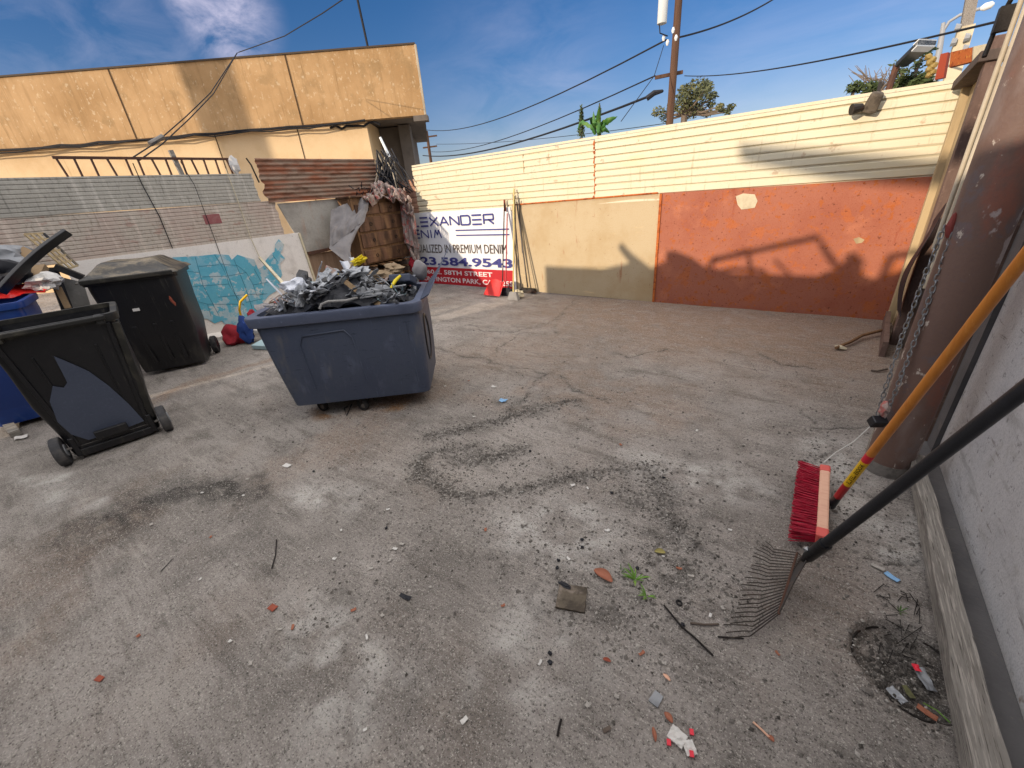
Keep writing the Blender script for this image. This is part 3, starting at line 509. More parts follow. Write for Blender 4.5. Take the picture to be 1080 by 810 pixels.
# window-guard rail over the wall
rg = thing('metal_guard_rail', (XW-.05, 2.2, 2.2), 'brown steel rail of short bars standing on top of the left wall', 'railing')
z0, z1 = 2.1, 2.43
MB().bar((XW-.05, 1.28, z1), (XW-.05, 3.17, z1-.005), .03, .03).build('top_rail', 'brownsteel', rg)
for i in range(13):
    y = 1.31+i*.152+(.03 if i in (4, 8) else 0); MB().bar((XW-.05, y+.04*(i % 3 == 0), z0), (XW-.05, y, z1-.015), .02, .02, up=(1, 0, 0)).build('bar', 'brownsteel', rg)
o = MB().bar((XW-.08, 2.52, 2.1), (XW-.08, 2.48, 2.53), .05, .05, up=(1, 0, 0)).build('wooden_stake', 'greytimber'); tag(o, 'thick grey stake rising through the rail on the left wall', 'stake')
o = MB().tube([(XW-.05, 3.5, 2.1), (XW-.05, 3.46, 2.35), (XW-.05, 3.42, 2.44)], .012, 6).build('bent_rod', 'darksteel'); tag(o, 'short bent rod sticking up beside the right end of the rail', 'rod')
o = MB().blob((XW-.0, 3.2, 2.34), (.04, .06, .12), .4, 4).build('white_rag', 'paper'); tag(o, 'small white rag tied to the right end of the rail', 'rag')
# hanging wires on the wall
mb = MB().tube([onx(x, y, XW+.03) for x, y in ((140, 172), (150, 195), (168, 228), (182, 262))], .006, 5)
o = mb.build('wall_cable', 'wire'); tag(o, 'dark cable hanging down the middle of the left wall', 'cable')
mb = MB().tube([onx(x, y, XW+.03) for x, y in ((190, 170), (205, 195), (222, 240), (240, 290), (252, 320))], .004, 5)
o = mb.build('wall_wire', 'wire'); tag(o, 'thin dark wire crossing the wall above the painted map', 'cable')
mb = MB().tube([onx(238, 178, XW+.04), onx(252, 215, XW+.04), onx(264, 250, XW+.045), onx(274, 272, XW+.06)], .006, 5)
o = mb.build('white_cable', 'palepaint'); tag(o, 'white cable running down from the rail end to the map board', 'cable')
a = onx(274, 272, XW+.06); o = MB().bar(a, dep(301, 302, 4.9), .035, .035).build('broken_lath', 'palepaint'); tag(o, 'broken white lath hanging from the map board towards the rubbish truck', 'lath')

# ================================================================== BACK WALL y = 6.05
YB = 6.05
o = corr(1.0, 2.02, -7.3, -6.60, .1, .012, X0=YB, axis='x', seed=8, sharp=True, jag=.03).build('pink_fence_sheet', 'pinksheet'); tag(o, 'faded pink ribbed sheet at the left end of the back fence', 'metal sheet')
cf = thing('cream_fence', (-2.9, YB, 0), 'long cream ribbed metal fence topping the back wall', 'fence')
corr(1.36, 2.215, -6.62, -2.83, .0885, .024, X0=YB, axis='x', seed=3, sharp=True, jag=.02, dent=.002).build('siding_panel', 'cream', cf)
corr(1.38, 2.22, -2.82, .80, .0885, .024, X0=YB-.004, axis='x', seed=4, sharp=True, jag=.01, dent=.002).build('siding_panel', 'cream', cf)
MB().box((-2.9, YB, 2.238), (7.42, .05, .03)).build('top_cap', 'cream', cf)
mb = MB(); 
for i in range(14): mb.blob((-2.83+rnd.uniform(-.012, .012), YB-.018, 1.42+i*.058), (.018, .008, .03), .5, i, 1)
mb.build('rusty_joint', 'orangerust', cf)
for x in (-6.5, -4.9, -2.8, -1, .7): MB().box((x, YB+.08, 1.1), (.09, .09, 2.18)).build('post', 'darkwood', cf)
MB().box((-4.05, YB-.012, 2.06), (.012, .02, .3)).build('seam', 'tanpost', cf)
o = MB().prism([(-5.0, YB+.0, 0.02), (-1.87, YB+.0, .03), (-1.87, YB, 1.47), (-4.33, YB, 1.43), (-4.33, YB, .02)][0:0] or [(-4.36, YB-.005, .02), (-1.87, YB-.005, .0), (-1.87, YB-.005, 1.475), (-4.33, YB-.005, 1.44)], (0, -.022, 0)).build('cream_plywood_sheet', 'plycream', tri=False); tag(o, 'yellowish cream sheet with rust runs, between the banner and the rust red sheet', 'panel')
rs = thing('rust_red_sheet', (-.5, YB, 0), 'large rust red painted steel sheet at the right of the back wall', 'metal sheet')
MB().prism([(-1.84, YB-.01, 0), (.78, YB-.01, 0), (.78, YB-.01, 1.46), (-1.84, YB-.01, 1.475)], (0, -.02, 0)).build('sheet', 'rustred', rs)
for k in range(22):
    x_ = -1.80+(k % 11)*.255+rnd.uniform(-.02, .02); z_ = (1.44 if k < 11 else .06)
    MB().cyl((x_, YB-.036, z_), (x_, YB-.028, z_), .009, .011, 8).build('rivet', 'orangerust', rs)
pp = [ony(x, y, YB-.031) for x, y in ((776, 207), (784, 204), (796, 205), (799, 212), (796, 219), (790, 220), (782, 221), (778, 216))]; MB().prism(pp, (0, -.002, 0)).build('pale_paint_spot', 'palepaint', rs)
pp = [ony(x, y, YB-.031) for x, y in ((900, 252), (906, 250), (912, 253), (909, 256), (903, 257))]; MB().prism(pp, (0, -.002, 0)).build('pale_scratch', 'tanpost', rs)
o = MB().box((-1.855, YB-.03, .735), (.03, .03, 1.47)).build('rusty_edge_strip', 'orangerust'); tag(o, 'narrow rusty strip covering the joint left of the rust red sheet', 'strip')
mb = MB(); mb.tube([(-4.3, YB-.036, 1.452), (-3, YB-.034, 1.468), (-1.9, YB-.034, 1.482)], .012, 6); o = mb.build('rusty_rail', 'orangerust'); tag(o, 'thin rusty rail along the top of the cream plywood sheet', 'rail')
# banner
bz = YB-.03; bx0, bx1 = -7.25, -4.36
bn2 = thing('banner_sign', (-5.6, bz, 0), 'white printed denim shop banner with blue lettering and a red address band', 'banner')
MB().sheet(lambda u, v: (bx0+(bx1-bx0)*u, bz+.008*mnoise.noise(Vector((u*5, v*3, 2))), .02+1.40*v), 24, 12, .004).build('sheet', 'banner', bn2)
def bxz(px, py): p = ony(px, py, bz-.01); return p.x, p.z
redz = (bxz(480, 302)[1]-.01, bxz(480, 283)[1]+.02)
MB().box(((-6.95-4.40)/2, bz-.010, .20), (2.55, .002, .34)).build('red_band', 'redband', bn2)
ux, uz = (1, 0, 0), (0, 0, 1)
# wide stroke lettering
LET = {'A': [[(0, 0), (.5, 1), (1, 0)], [(.2, .33), (.8, .33)]], 'L': [[(0, 1), (0, 0), (1, 0)]], 'E': [[(1, 1), (0, 1)], [(1, .5), (0, .5)], [(1, 0), (0, 0)]], 'X': [[(0, 0), (1, 1)], [(0, 1), (1, 0)]],
 'N': [[(0, 0), (0, 1), (1, 0), (1, 1)]], 'D': [[(0, 0), (0, 1), (.85, 1), (1, .85), (1, .15), (.85, 0), (0, 0)]], 'R': [[(0, 0), (0, 1), (1, 1), (1, .45), (.1, .45)], [(.5, .45), (1, 0)]], 'I': [[(.5, 0), (.5, 1)]], 'M': [[(0, 0), (.28, 1), (.5, .35), (.72, 1), (1, 0)]]}
def strokes(word, x0, z0, w, gap, hgt, th):
    mb = MB(); x = x0
    for ch in word:
        ww = w*(.3 if ch == 'I' else 1)
        for ln in LET[ch]:
            for (a, b), (c, d) in zip(ln[:-1], ln[1:]):
                mb.bar((x+a*ww, bz-.011, z0+b*hgt), (x+c*ww, bz-.011, z0+d*hgt), .0024, th, up=(0, 0, 1)) if abs(b-d) < .01 else mb.bar((x+a*ww, bz-.011, z0+b*hgt), (x+c*ww, bz-.011, z0+d*hgt), th, .0024, up=(0, 1, 0))
        x += ww+gap
    return mb
xa, za = bxz(443, 238); xb, zb = bxz(519, 228)
wL = .222; gp = (xb-xa+.0-7*wL)/6
strokes('ALEXANDER', xa+.02-2*(wL+gp), 1.17, wL, gp, .155, .030).build('name_lettering', 'bluetext', bn2)
xa, _ = bxz(442, 245); strokes('DENIM', xa+.06-2*(.2+.05), .945, .20, .05, .15, .026).build('denim_lettering', 'bluetext', bn2)
xm, _ = bxz(480, 240); mb = MB(); mb.box(((xm+.0-4.42)/2, bz-.011, 1.075), (-4.42-xm, .0024, .022)); mb.box(((xm-4.42)/2, bz-.011, .985), (-4.42-xm, .0024, .022)); mb.build('underline', 'bluetext', bn2)
def fit(txt, xl, xr, z, hh_, mat, nm, bold=.0):
    m0 = text_mb(txt, 1, (0, 0, 0), ux, uz, bold=bold); a = min(v.x for v in m0.v); c = max(v.x for v in m0.v); zt = max(v.z for v in m0.v); zb_ = min(v.z for v in m0.v)
    m0.v = [Vector((xl+(v.x-a)/(c-a)*(xr-xl), bz-.0125, z+(v.z-max(zb_, 0))/(zt)*hh_)) for v in m0.v]; m0.build(nm, mat, bn2)
fit('SPECIALIZED IN PREMIUM DENIM', -7.1, -4.50, .66, .16, 'darktext', 'slogan_lettering', .0)
fit('323.584.9543', -7.02, -4.40, .42, .155, 'bluetext', 'phone_lettering', .03)
fit('2460 E. 58TH STREET', -6.86, -4.88, .235, .085, 'whitetext', 'street_lettering', .02)
fit('HUNTINGTON PARK, CA 90255', -6.9, -4.42, .085, .09, 'whitetext', 'city_lettering', .02)

# floodlight on the fence
fl = thing('fence_floodlight', ony(920, 112, YB-.06), 'small weathered floodlight fixed to the top of the cream fence', 'floodlight')
p = ony(921, 108, YB-.1); R_ = Matrix.Rotation(.25, 3, 'Y') @ Matrix.Rotation(.3, 3, 'X')
MB().box(p, (.13, .11, .17), R_, .8).build('housing', 'boardscrap', fl, bevel=.025)
MB().cyl(p+Vector((-.08, -.02, -.03)), p+Vector((-.16, -.06, -.04)), .035, .05, 12).build('lamp_hood', 'darksteel', fl)
MB().bar(p+Vector((.02, .04, .05)), p+Vector((.02, .09, .17)), .03, .02).build('bracket', 'darksteel', fl)

# ================================================================== RIGHT SIDE
o = MB().box((.845, 5.6, 1.1), (.05, .9, 2.2)).build('tan_end_board', 'tanpost'); tag(o, 'tall tan board in the far right corner against the rust sheet', 'board')
o = MB().bar((.80, 5.96, 0), (.80, 5.96, 2.28), .07, .08, up=(0, 1, 0)).build('corner_post', 'tanpost', bevel=.006); tag(o, 'pale tan corner post at the right end of the cream fence', 'post')
o = MB().prism([(.83, 3.1, 0), (.83, 5.15, 0), (.83, 5.15, 2.15), (.83, 3.1, 2.6)], (.04, 0, 0)).build('dark_gate_leaf', 'darkwood'); tag(o, 'dark grey gate leaf behind the rusty pipe', 'gate')
o = MB().box((.79, 5.2, 1.2), (.09, .09, 2.4)).build('brown_post', 'browntrim', bevel=.005); tag(o, 'brown wooden post between the tan corner board and the pipe', 'post')
o = MB().box((.775, 5.55, 2.24), (.16, .85, .07), Matrix.Rotation(-.1, 3, 'X')).build('lintel_board', 'darkwood', bevel=.005); tag(o, 'dark wooden lintel board resting on the corner posts', 'beam')
o = MB().bar((.66, 4.75, 0), (.75, 5.85, 0.0), .04, .3).build('base_plank', 'browntrim'); tag(o, 'brown plank on edge at the foot of the far right wall', 'plank')
o = MB().sheet(lambda u, v: (.72-.03*math.sin(v*5), 4.9+.25*u+.1*math.sin(v*4), .35+.95*v*(1-.15*u)), 8, 14, .004).build('dark_tarp_strip', 'scrapdark', smooth=True); tag(o, 'dark blue grey tarp strip hanging behind the chain', 'tarp')
PX, PY, PR = .572, 2.80, .105
pp_ = thing('steel_pipe_column', (PX, PY, 0), 'thick rusty brown steel pipe column with peeling paint, at the right', 'column')
rings = [(PX, PY, -.05), (PX, PY, .3), (PX, PY, 1.5), (PX, PY, 2.6), (PX, PY, 5.2)]
MB().tube(rings, PR, 40).build('pipe', 'pipe', pp_, smooth=True)
MB().tube([(PX, PY, -.04), (PX, PY, .05), (PX, PY, .07)], [PR+.006, PR+.006, PR+.001], 32).build('base_collar', 'grit', pp_, smooth=True)
for k, (r_, of) in enumerate(((.010, .0), (.013, .035))):
    a = azd(1007, 199, 3.15) if k == 0 else azd(1014, 199, 3.12)
    o = MB().tube([(a.x, a.y, 1.2-.2*k), (a.x, a.y, 2.4), (a.x, a.y+.01, 4.5)], r_, 10).build('conduit_pipe', 'conduit', smooth=True)
    tag(o, ['thin pale conduit left of the rusty column', 'thicker pale conduit touching the left side of the rusty column'][k], 'conduit')
o = MB().tube([azd(1038, 60, 3.2), azd(1052, 25, 3.25), azd(1066, 0, 3.2), azd(1080, -40, 3.2)], .009, 8).box(azd(1059, 20, 3.2), (.05, .05, .09)).build('wire_bracket', 'darksteel'); tag(o, 'dark bracket with cable beside the top of the conduits', 'bracket')
# chain loops
ch = thing('hanging_chain', (azd(940, 400, 2.68)), 'long steel chain doubled over and hanging on the left side of the rusty column', 'chain')
ct = azd(1003, 238, 2.80); cb = azd(930, 440, 2.72); mb = MB()
for strand in range(2):
    off = Vector((-.018 if strand else .012, .01*strand, 0)); L_ = (cb-ct).length; n_ = int(L_/.027)
    for i in range(n_):
        u = (i+.5)/n_; p = ct.lerp(cb, u)+off*(1+.6*math.sin(u*3.1))+Vector((rnd.uniform(-.002, .002),)*3); d = (cb-ct).normalized()
        ax = Vector((1, 0, 0)) if (i+strand) % 2 else Vector((0, 1, 0)); ax = (ax-d*ax.dot(d)).normalized(); ax.rotate(Quaternion(d, rnd.uniform(-.4, .4)+.5))
        mb.torus(p, .0085, .0032, ax, 10, 5, stretch=(d, .0075))
mb.build('chain_links', 'chrome', ch, smooth=True)
MB().box(cb+Vector((-.01, 0, -.03)), (.07, .05, .055), Matrix.Rotation(.5, 3, 'Z') @ Matrix.Rotation(.5, 3, 'X')).build('padlock', 'rakeblack', ch, bevel=.006)
MB().blob(ct+Vector((0, 0, .0)), (.016, .014, .05), .2, 3).build('red_tape_wrap', 'tape', ch)
MB().blob(cb+Vector((-.0, 0, .05)), (.022, .02, .04), .4, 8).build('rag_knot', 'quilt', ch)
o = MB().tube([cb+Vector((-.01, 0, -.04)), cb+Vector((-.02, -.02, -.14)), cb+Vector((-.01, .0, -.3))], .003, 4).build('twine', 'rope'); tag(o, 'loose end of twine dangling under the chain padlock', 'twine')
o = MB().tube([GG(915, 466, .15), GG(897, 476, .07), GG(880, 482, .03), GG(868, 490, .01)], .003, 4).build('white_string', 'paper'); tag(o, 'white string crossing the broken concrete by the broom', 'string')
# gate wall in the foreground right
gt = thing('grey_gate', (.82, 1.5, 0), 'pale grey gritty steel gate leaf along the right edge', 'gate')
MB().sheet(lambda u, v: (.832+.004*mnoise.noise(Vector((u*9, v*5, 0))), -3+6.03*u, .01+2.9*v), 60, 30, .03).build('panel', 'gatepanel', gt)
MB().box((.805, 3.10, 1.4), (.05, .13, 2.8)).build('end_frame', 'darkstrip', gt)
MB().bar((.79, 3.19, 0), (.79, 3.19, 2.8), .045, .05, up=(0, 1, 0)).build('brown_trim', 'browntrim', gt)
o = MB().box((.752, .9, .012), (.10, 4.6, .06)).build('steel_track', 'darkstrip', bevel=.004); tag(o, 'dark grit covered gate track between the timber and the gate', 'track')
mb = MB(); pts = []
def tim(u, v):
    y = -.9+3.72*u; x0 = .650-.022*(2.7-y)+.0012*mnoise.noise(Vector((y*3, 0, 0))); 
    return (x0+(.057+.016*(2.7-y))*v, y, .055+.002*mnoise.noise(Vector((y*4, v*3, 5))))
MB().sheet(tim, 60, 5, .07).build('timber_sleeper', 'greytimber'); tag(bpy.data.objects['timber_sleeper'], 'long weathered grey timber lying along the foot of the gate', 'timber')
# out-of-frame rail that the two handles lean on
o = MB().bar((.80, 1.05, 1.62), (.36, 1.20, 1.60), .05, .05).build('gate_brace', 'darksteel'); tag(o, 'steel brace arm of the gate holding the tool handles', 'brace')

# ================================================================== BEHIND THE FENCE
def wire(pts, r, label, nm='overhead_wire', grp='overhead wires'):
    o = MB().tube(pts, r, 5).build(nm, 'wire'); tag(o, label, 'wire', grp); return o
PD = 18.; pb_ = azd(707, 120, PD); 
up_ = thing('utility_pole', (pb_.x, pb_.y, 0), 'brown wooden utility pole with a transformer, standing behind the cream fence', 'utility pole')
MB().tube([(pb_.x, pb_.y, 0), (pb_.x, pb_.y, 5), (pb_.x-.02, pb_.y, 11)], [.125, .12, .10], 14).build('pole', 'polewood', up_, smooth=True)
t_ = azd(699, 10, PD-.2); MB().tube([t_-Vector((0, 0, .38)), t_-Vector((0, 0, .36)), t_+Vector((0, 0, .33)), t_+Vector((0, 0, .42))], [.1, .15, .15, .06], 16).build('transformer', 'transf', up_, smooth=True)
a = azd(691, 82, PD); c = azd(720, 76, PD+.2); MB().bar(a, c, .1, .1).build('crossarm', 'polewood', up_)
a = azd(700, 38, PD); mb = MB()
for q in ((700, 40), (713, 40), (704, 45), (710, 32)): p = azd(*q, PD-.1); MB().tube([p-Vector((0, 0, .08)), p, p+Vector((0, 0, .08))], [.03, .06, .03], 8).build('insulator', 'lampwhite', up_)
mb = MB(); mb.tube([azd(695, 20, PD-.2), azd(696, 35, PD-.3), azd(704, 38, PD-.1)], .02, 5).build('jumper_wire', 'wire', up_)
fp = azd(453, 160, 55); fp0 = thing('far_utility_pole', (fp.x, fp.y, 0), 'small distant utility pole seen past the building corner', 'utility pole')
MB().cyl((fp.x, fp.y, 0), (fp.x, fp.y, azd(450, 138, 55).z), .2, .15, 8).build('pole', 'polewood', fp0)
for q in (144, 155): a = azd(446, q+1, 55); c = azd(461, q-1, 55); MB().bar(a, c, .15, .15).build('crossarm', 'polewood', fp0)
A1 = azd(703, 42, PD); wire(sag(azd(450, 137, 55), A1, .9), .03, 'upper wire sagging from the building corner to the pole crossarm')
wire(sag(azd(446, 164, 50), azd(699, 96, PD), .7), .045, 'thick lower cable running left from the utility pole')
wire(sag(azd(455, 160, 55), azd(691, 80, PD), .7), .025, 'thin middle wire between the far pole and the near pole')
wire(sag(azd(460, 152, 55), azd(703, 130, 30), .3), .02, 'lowest faint wire behind the lower cable')
o = MB().tube([azd(682, 104, PD), azd(690, 98, PD), azd(699, 96, PD)], [.09, .09, .05], 8).build('cable_splice', 'scrapdark'); tag(o, 'dark splice closure on the lower cable beside the pole', 'splice')
wire(sag(azd(713, 40, PD), azd(830, -10, 26), .2), .03, 'wire climbing right from the top of the utility pole')
wire(sag(azd(722, 80, PD), azd(1055, 22, 7.5), .15, 24), .013, 'long wire running right from the pole towards the rusty column')
wire([azd(700, 48, PD), azd(690, 80, PD-1), azd(655, 128, PD-3)], .012, 'steep guy wire dropping left from the utility pole')
wire([BP(-2.6, .1, 5.2), BP(-2.75, .1, 9)], .03, 'single wire rising from the roof of the tan building')
aw = BP(-5.9, -.06, 5.19)
for k in (0, 1):
    w = [azd(365+3*k, -3, 9.), azd(340, 14+k, 9.6), azd(300, 38+k, 11), azd(252, 55, 12.6)]
    w2 = [azd(250, 56, 12.6), azd(222+3*k, 98+k, 11.0), azd(196+4*k, 123+2*k, 9.8), azd(165+6*k, 150+2*k, 8.6), azd(140+7*k, 166+3*k, 7.75)]
    wire((w if k == 0 else [])+w2, .009, ['service wire coming from the sky and hooked over the building roof edge', 'second service wire hanging from the roof edge to the guard rail'][k])
o = MB().cyl(azd(158, 152, 8.6), azd(172, 144, 8.7), .035, n=8).build('wire_splice', 'steel'); tag(o, 'grey splice sleeve on the service wires above the left wall', 'splice')
# small objects over the far fence
def leafcloud(mb, c, rad, n, s, flat=.35, seed=0, droop=.3):
    r = random.Random(seed)
    for i in range(n):
        while True:
            v = Vector((r.uniform(-1, 1), r.uniform(-1, 1), r.uniform(-1, 1)))
            if v.length < 1: break
        p = Vector(c)+Vector((v.x*rad[0], v.y*rad[1], v.z*rad[2])); d = Vector((r.gauss(0, 1), r.gauss(0, 1), r.gauss(0, .6)-droop)).normalized(); L = s*r.uniform(.6, 1.3)
        e = d.cross(Vector((r.gauss(0, 1), r.gauss(0, 1), r.gauss(0, 1)))).normalized()*L*flat
        mb.add([p-d*L*.5, p+e*.5, p+d*L*.5, p-e*.5], [(0, 1, 2, 3)])
def tree(nm, base, limbs, clumps, leafmat, label, ls=.16, n=260, trunk_r=.16, barkm='bark', cat='tree', seed=1, droop=.3):
    T = thing(nm, (base.x, base.y, 0), label, cat); mb = MB()
    for L in limbs: mb.tube(L[0], L[1], 7)
    mb.build('trunk', barkm, T, smooth=True)
    if clumps:
        mb = MB()
        for k, (c, r_, m_) in enumerate(clumps): leafcloud(mb, c, r_, int(n*m_), ls, seed=seed*50+k, droop=droop)
        mb.build('crown', leafmat, T)
    return T
TD = 26.
b0 = azd(722, 130, TD); b0.z = 0; top = azd(722, 120, TD)
cl = []; lm = [([b0, top+Vector((0, 0, .2)), azd(728, 100, TD)], [.2, .15, .05])]
for i, (x, y, r_, m_) in enumerate(((735, 93, .62, 1.1), (727, 100, .6, 1.), (742, 97, .5, .9), (718, 108, .55, .8), (736, 106, .6, 1.), (710, 112, .35, .4), (730, 116, .5, .6), (752, 102, .25, .3), (745, 118, .3, .35), (750, 110, .2, .25), (759, 112, .2, .2), (762, 117, .16, .2), (771, 113, .2, .2), (768, 118, .16, .15), (722, 96, .35, .5), (746, 91, .3, .4), (695, 118, .35, .4), (702, 124, .3, .3))):
    p = azd(x, y, TD+rnd.uniform(-.6, .6)); cl.append((p, (r_, r_, r_*.8), m_)); lm.append(([top+Vector((rnd.uniform(-.3, .3), 0, 0)), top.lerp(p, .5)+Vector((0, 0, -.1)), p], [.08, .05, .02]))
tree('eucalyptus_tree', b0, lm, cl, 'eucal', 'grey green open crowned tree behind the utility pole', .21, 260, seed=2)
# banana plant
bb = azd(630, 142, 9.6); bt = thing('banana_plant', (bb.x, bb.y, 0), 'banana like plant with broad green leaves rising over the cream fence', 'plant')
MB().tube([(bb.x, bb.y, 0), (bb.x, bb.y, bb.z-.1)], [.12, .08], 10).build('stem', 'bark', bt, smooth=True)
def leafblade(path, w, fold=.25):
    path = [Vector(p) for p in path]
    def fn(u, v):
        n = len(path)-1; k = min(int(u*n), n-1); f_ = u*n-k; p = path[k].lerp(path[k+1], f_); d = (path[k+1]-path[k]).normalized(); s_ = d.cross(Vector((-.55, .71, .1))).normalized()
        ww = w*math.sin(math.pi*min(1, .08+u*.92))**.7; t2 = (v-.5)*2; return p+s_*t2*ww*.5+Vector((-.5, .7, 0))*abs(t2)*ww*fold+Vector((0, 0, .01*math.sin(u*40)*abs(t2)))
    return MB().sheet(fn, 14, 4, .003)
for P_, w in (([(630, 140), (634, 132), (642, 127), (651, 123)], .12), ([(628, 142), (626, 132), (622, 124)], .09), ([(631, 140), (631, 128), (632, 112)], .1), ([(628, 142), (624, 134), (613, 128), (609, 138)], .07), ([(630, 141), (638, 136), (643, 140)], .07), ([(627, 142), (627, 130), (626, 118)], .08), ([(630, 142), (637, 133), (640, 125)], .07)):
    leafblade([azd(x, y, 9.6+rnd.uniform(-.15, .15)) for x, y in P_], w).build('leaf', 'banana', bt, smooth=True)
for k, (x, y, r_) in enumerate(((613, 113, .07), (632, 111, .035))):
    a = azd(x, 142, 12); c = azd(x+.5, y, 12); mb = MB(); mb.cyl(Vector((a.x, a.y, 0)), c, .03, .015, 6)
    T = thing('slender_cypress', (a.x, a.y, 0), ['slim dark cypress tip left of the banana plant', 'thin dark spike tip right above the banana plant'][k], 'tree'); mb.build('trunk', 'bark', T)
    mb = MB()
    for i in range(16): leafcloud(mb, a.lerp(c, i/16), (r_*1.4*(1-i/20), r_*1.4*(1-i/20), .09), 26, .09, seed=i+k*30, droop=-1)
    mb.build('crown', 'leafdark', T)
# bare tree + shrubs at right
b0 = azd(925, 110, 20); b0.z = 0; tp = azd(925, 100, 20); mb = MB(); lm = [([b0, tp], [.12, .08])]
rr = random.Random(5)
for i in range(34):
    e = azd(rr.uniform(893, 946), rr.uniform(68, 92), 20+rr.uniform(-.5, .5)); m_ = tp.lerp(e, .5)+Vector((rr.uniform(-.15, .15), 0, rr.uniform(-.05, .2))); lm.append(([tp, m_, e], [.022, .014, .006])); e2 = azd(rr.uniform(893, 946), rr.uniform(70, 90), 20); lm.append(([m_, m_.lerp(e2, .4)], [.009, .005]))
tree('bare_tree', b0, lm, [], None, 'leafless grey twiggy tree above the fence near the floodlight')
for nm, lab, px_, py_, n_, m_, r_ in (('shrub', 'small round dark shrub top left of the floodlight', 901, 93, 160, 'leafdark', .11), ('shrub', 'green leafy shrub top just behind the floodlight', 917, 93, 160, 'leafdark', .12)):
    a = azd(px_, py_, 9); T = thing(nm, (a.x, a.y, 0), lab, 'shrub', group=None); MB().cyl((a.x, a.y, 0), a, .03, .02, 6).build('stem', 'bark', T); mb = MB(); leafcloud(mb, a, (r_, r_, r_*.7), n_, .09, seed=px_); mb.build('foliage', m_, T)
b0 = azd(962, 92, 8.5); cl = []; lm = [([Vector((b0.x, b0.y, 0)), b0], [.05, .04])]
for P_ in ([(960, 92), (952, 80), (947, 70)], [(962, 90), (966, 75), (972, 62), (980, 54)], [(958, 90), (968, 84), (976, 82)], [(962, 92), (972, 88), (980, 86)], [(952, 92), (948, 86)]):
    pts = [azd(x, y, 8.5) for x, y in P_]; lm.append((pts, [.03, .02, .01][:len(pts)]+[.01]*(len(pts)-3)))
    for i in range(7):
        u = i/6*(len(pts)-1); k = min(int(u), len(pts)-2); cl.append((pts[k].lerp(pts[k+1], u-k), (.1, .1, .09), 1))
tree('ficus_tree', b0, lm, cl, 'leafdark', 'dark green leafy branches below the tilted solar panel', .08, 24, seed=9)
sp = azd(938, 90, 8); so_ = thing('solar_lamp', (sp.x, sp.y, 0), 'tilted solar panel lamp on a thin pole behind the fence', 'solar lamp')
MB().tube([(sp.x, sp.y, 0), azd(938, 92, 8), azd(946, 68, 8)], .035, 8).build('pole', 'brownsteel', so_)
c4 = [azd(945, 66, 7.9), azd(957, 66, 8.25), azd(988, 43, 8.35), azd(969, 42, 7.8)]; MB().prism(c4, (0, 0, -.045)).build('panel', 'solar', so_)
MB().prism([c4[3]+Vector((0, 0, .012)), c4[2]+Vector((0, 0, .012)), c4[2].lerp(c4[1], .25)+Vector((0, 0, .012)), c4[3].lerp(c4[0], .25)+Vector((0, 0, .012))], (0, 0, -.07)).build('lamp_head', 'lampwhite', so_)
lp = azd(988, 75, 22); ls_ = thing('street_lamp', (lp.x, lp.y, 0), 'grey street lamp with a curved arm rising above the right end of the fence', 'street lamp')
MB().tube([(lp.x, lp.y, 0), azd(986, 80, 22), azd(994, 34, 22), azd(995, 24, 22)], [.12, .1, .07, .05], 10).build('pole', 'lampgrey', ls_, smooth=True)
MB().tube([azd(994, 34, 22), azd(1001, 23, 22), azd(1012, 16, 22), azd(1034, 9, 22)], .045, 8).build('arm', 'lampgrey', ls_, smooth=True)
a, c = azd(1034, 9, 22), azd(1049, 4, 22); MB().tube([a, a.lerp(c, .3), a.lerp(c, .8), c], [.05, .10, .09, .03], 12).build('lamp_head', 'lampwhite', ls_, smooth=True)
wp = azd(1012, 80, 9); w_ = thing('white_wooden_post', (wp.x, wp.y, 0), 'pale square post with a dark upper half, behind the orange board', 'post')
MB().bar((wp.x, wp.y, 0), azd(1019, 28, 9), .15, .14, up=(0, 1, 0)).build('lower_post', 'palepaint', w_)
a = azd(1019, 28, 9); c = azd(1026, -8, 9); MB().bar(a, c, .11, .10, up=(0, 1, 0)).build('upper_post', 'greytimber', w_)
for q in ((1010, 30), (1020, 40), (1006, 45), (1018, 52)): MB().tube([azd(q[0]-3, q[1], 8.9), azd(q[0]+3, q[1]-1, 8.9)], [.05, .035], 7).build('insulator', 'lampgrey', w_)
o = MB().prism([azd(1001, 71, 7.2), azd(1044, 60, 6.6), azd(1046, 45, 6.6), azd(1003, 55, 7.2)], (.03, .1, 0)).build('orange_board', 'orangerust'); tag(o, 'rusty orange horizontal board above the right end of the fence', 'board')
o = MB().prism([azd(1026, 64, 6.7), azd(1047, 59.5, 6.5), azd(1048, 44.5, 6.5), azd(1027, 49, 6.7)], (.0, .04, 0)).build('pale_board', 'palepaint'); tag(o, 'pale board end fixed over the orange board beside the conduits', 'board')
o = MB().prism([azd(986, 84, 7.4), azd(995, 82, 7.4), azd(1000, 55, 7.4), azd(992, 57, 7.4)], (.03, .08, 0)).build('red_board', M('redboard', '#8a3a24', [('n', 6, .4, .7, '#8c3018', U, .6)], .8)); tag(o, 'short upright red board left of the orange board', 'board')
mb = MB()
for i in range(7): p = azd(980+(i % 2)*4, 60+i*3.2, 7.5); mb.blob(p, (.04, .04, .035), .3, i, 1)
o = mb.build('insulator_cluster', 'insul'); tag(o, 'cluster of yellowish insulators left of the red board', 'insulator')
a = azd(985, 75, 8.2); o = MB().prism([azd(1000, 62, 9.5), azd(1052, 52, 9.5), azd(1052, 48, 9.5), azd(1000, 57, 9.5)], (.1, .6, 0)).build('shed_roof', 'lampgrey'); tag(o, 'sliver of pale roof behind the orange board', 'roof')

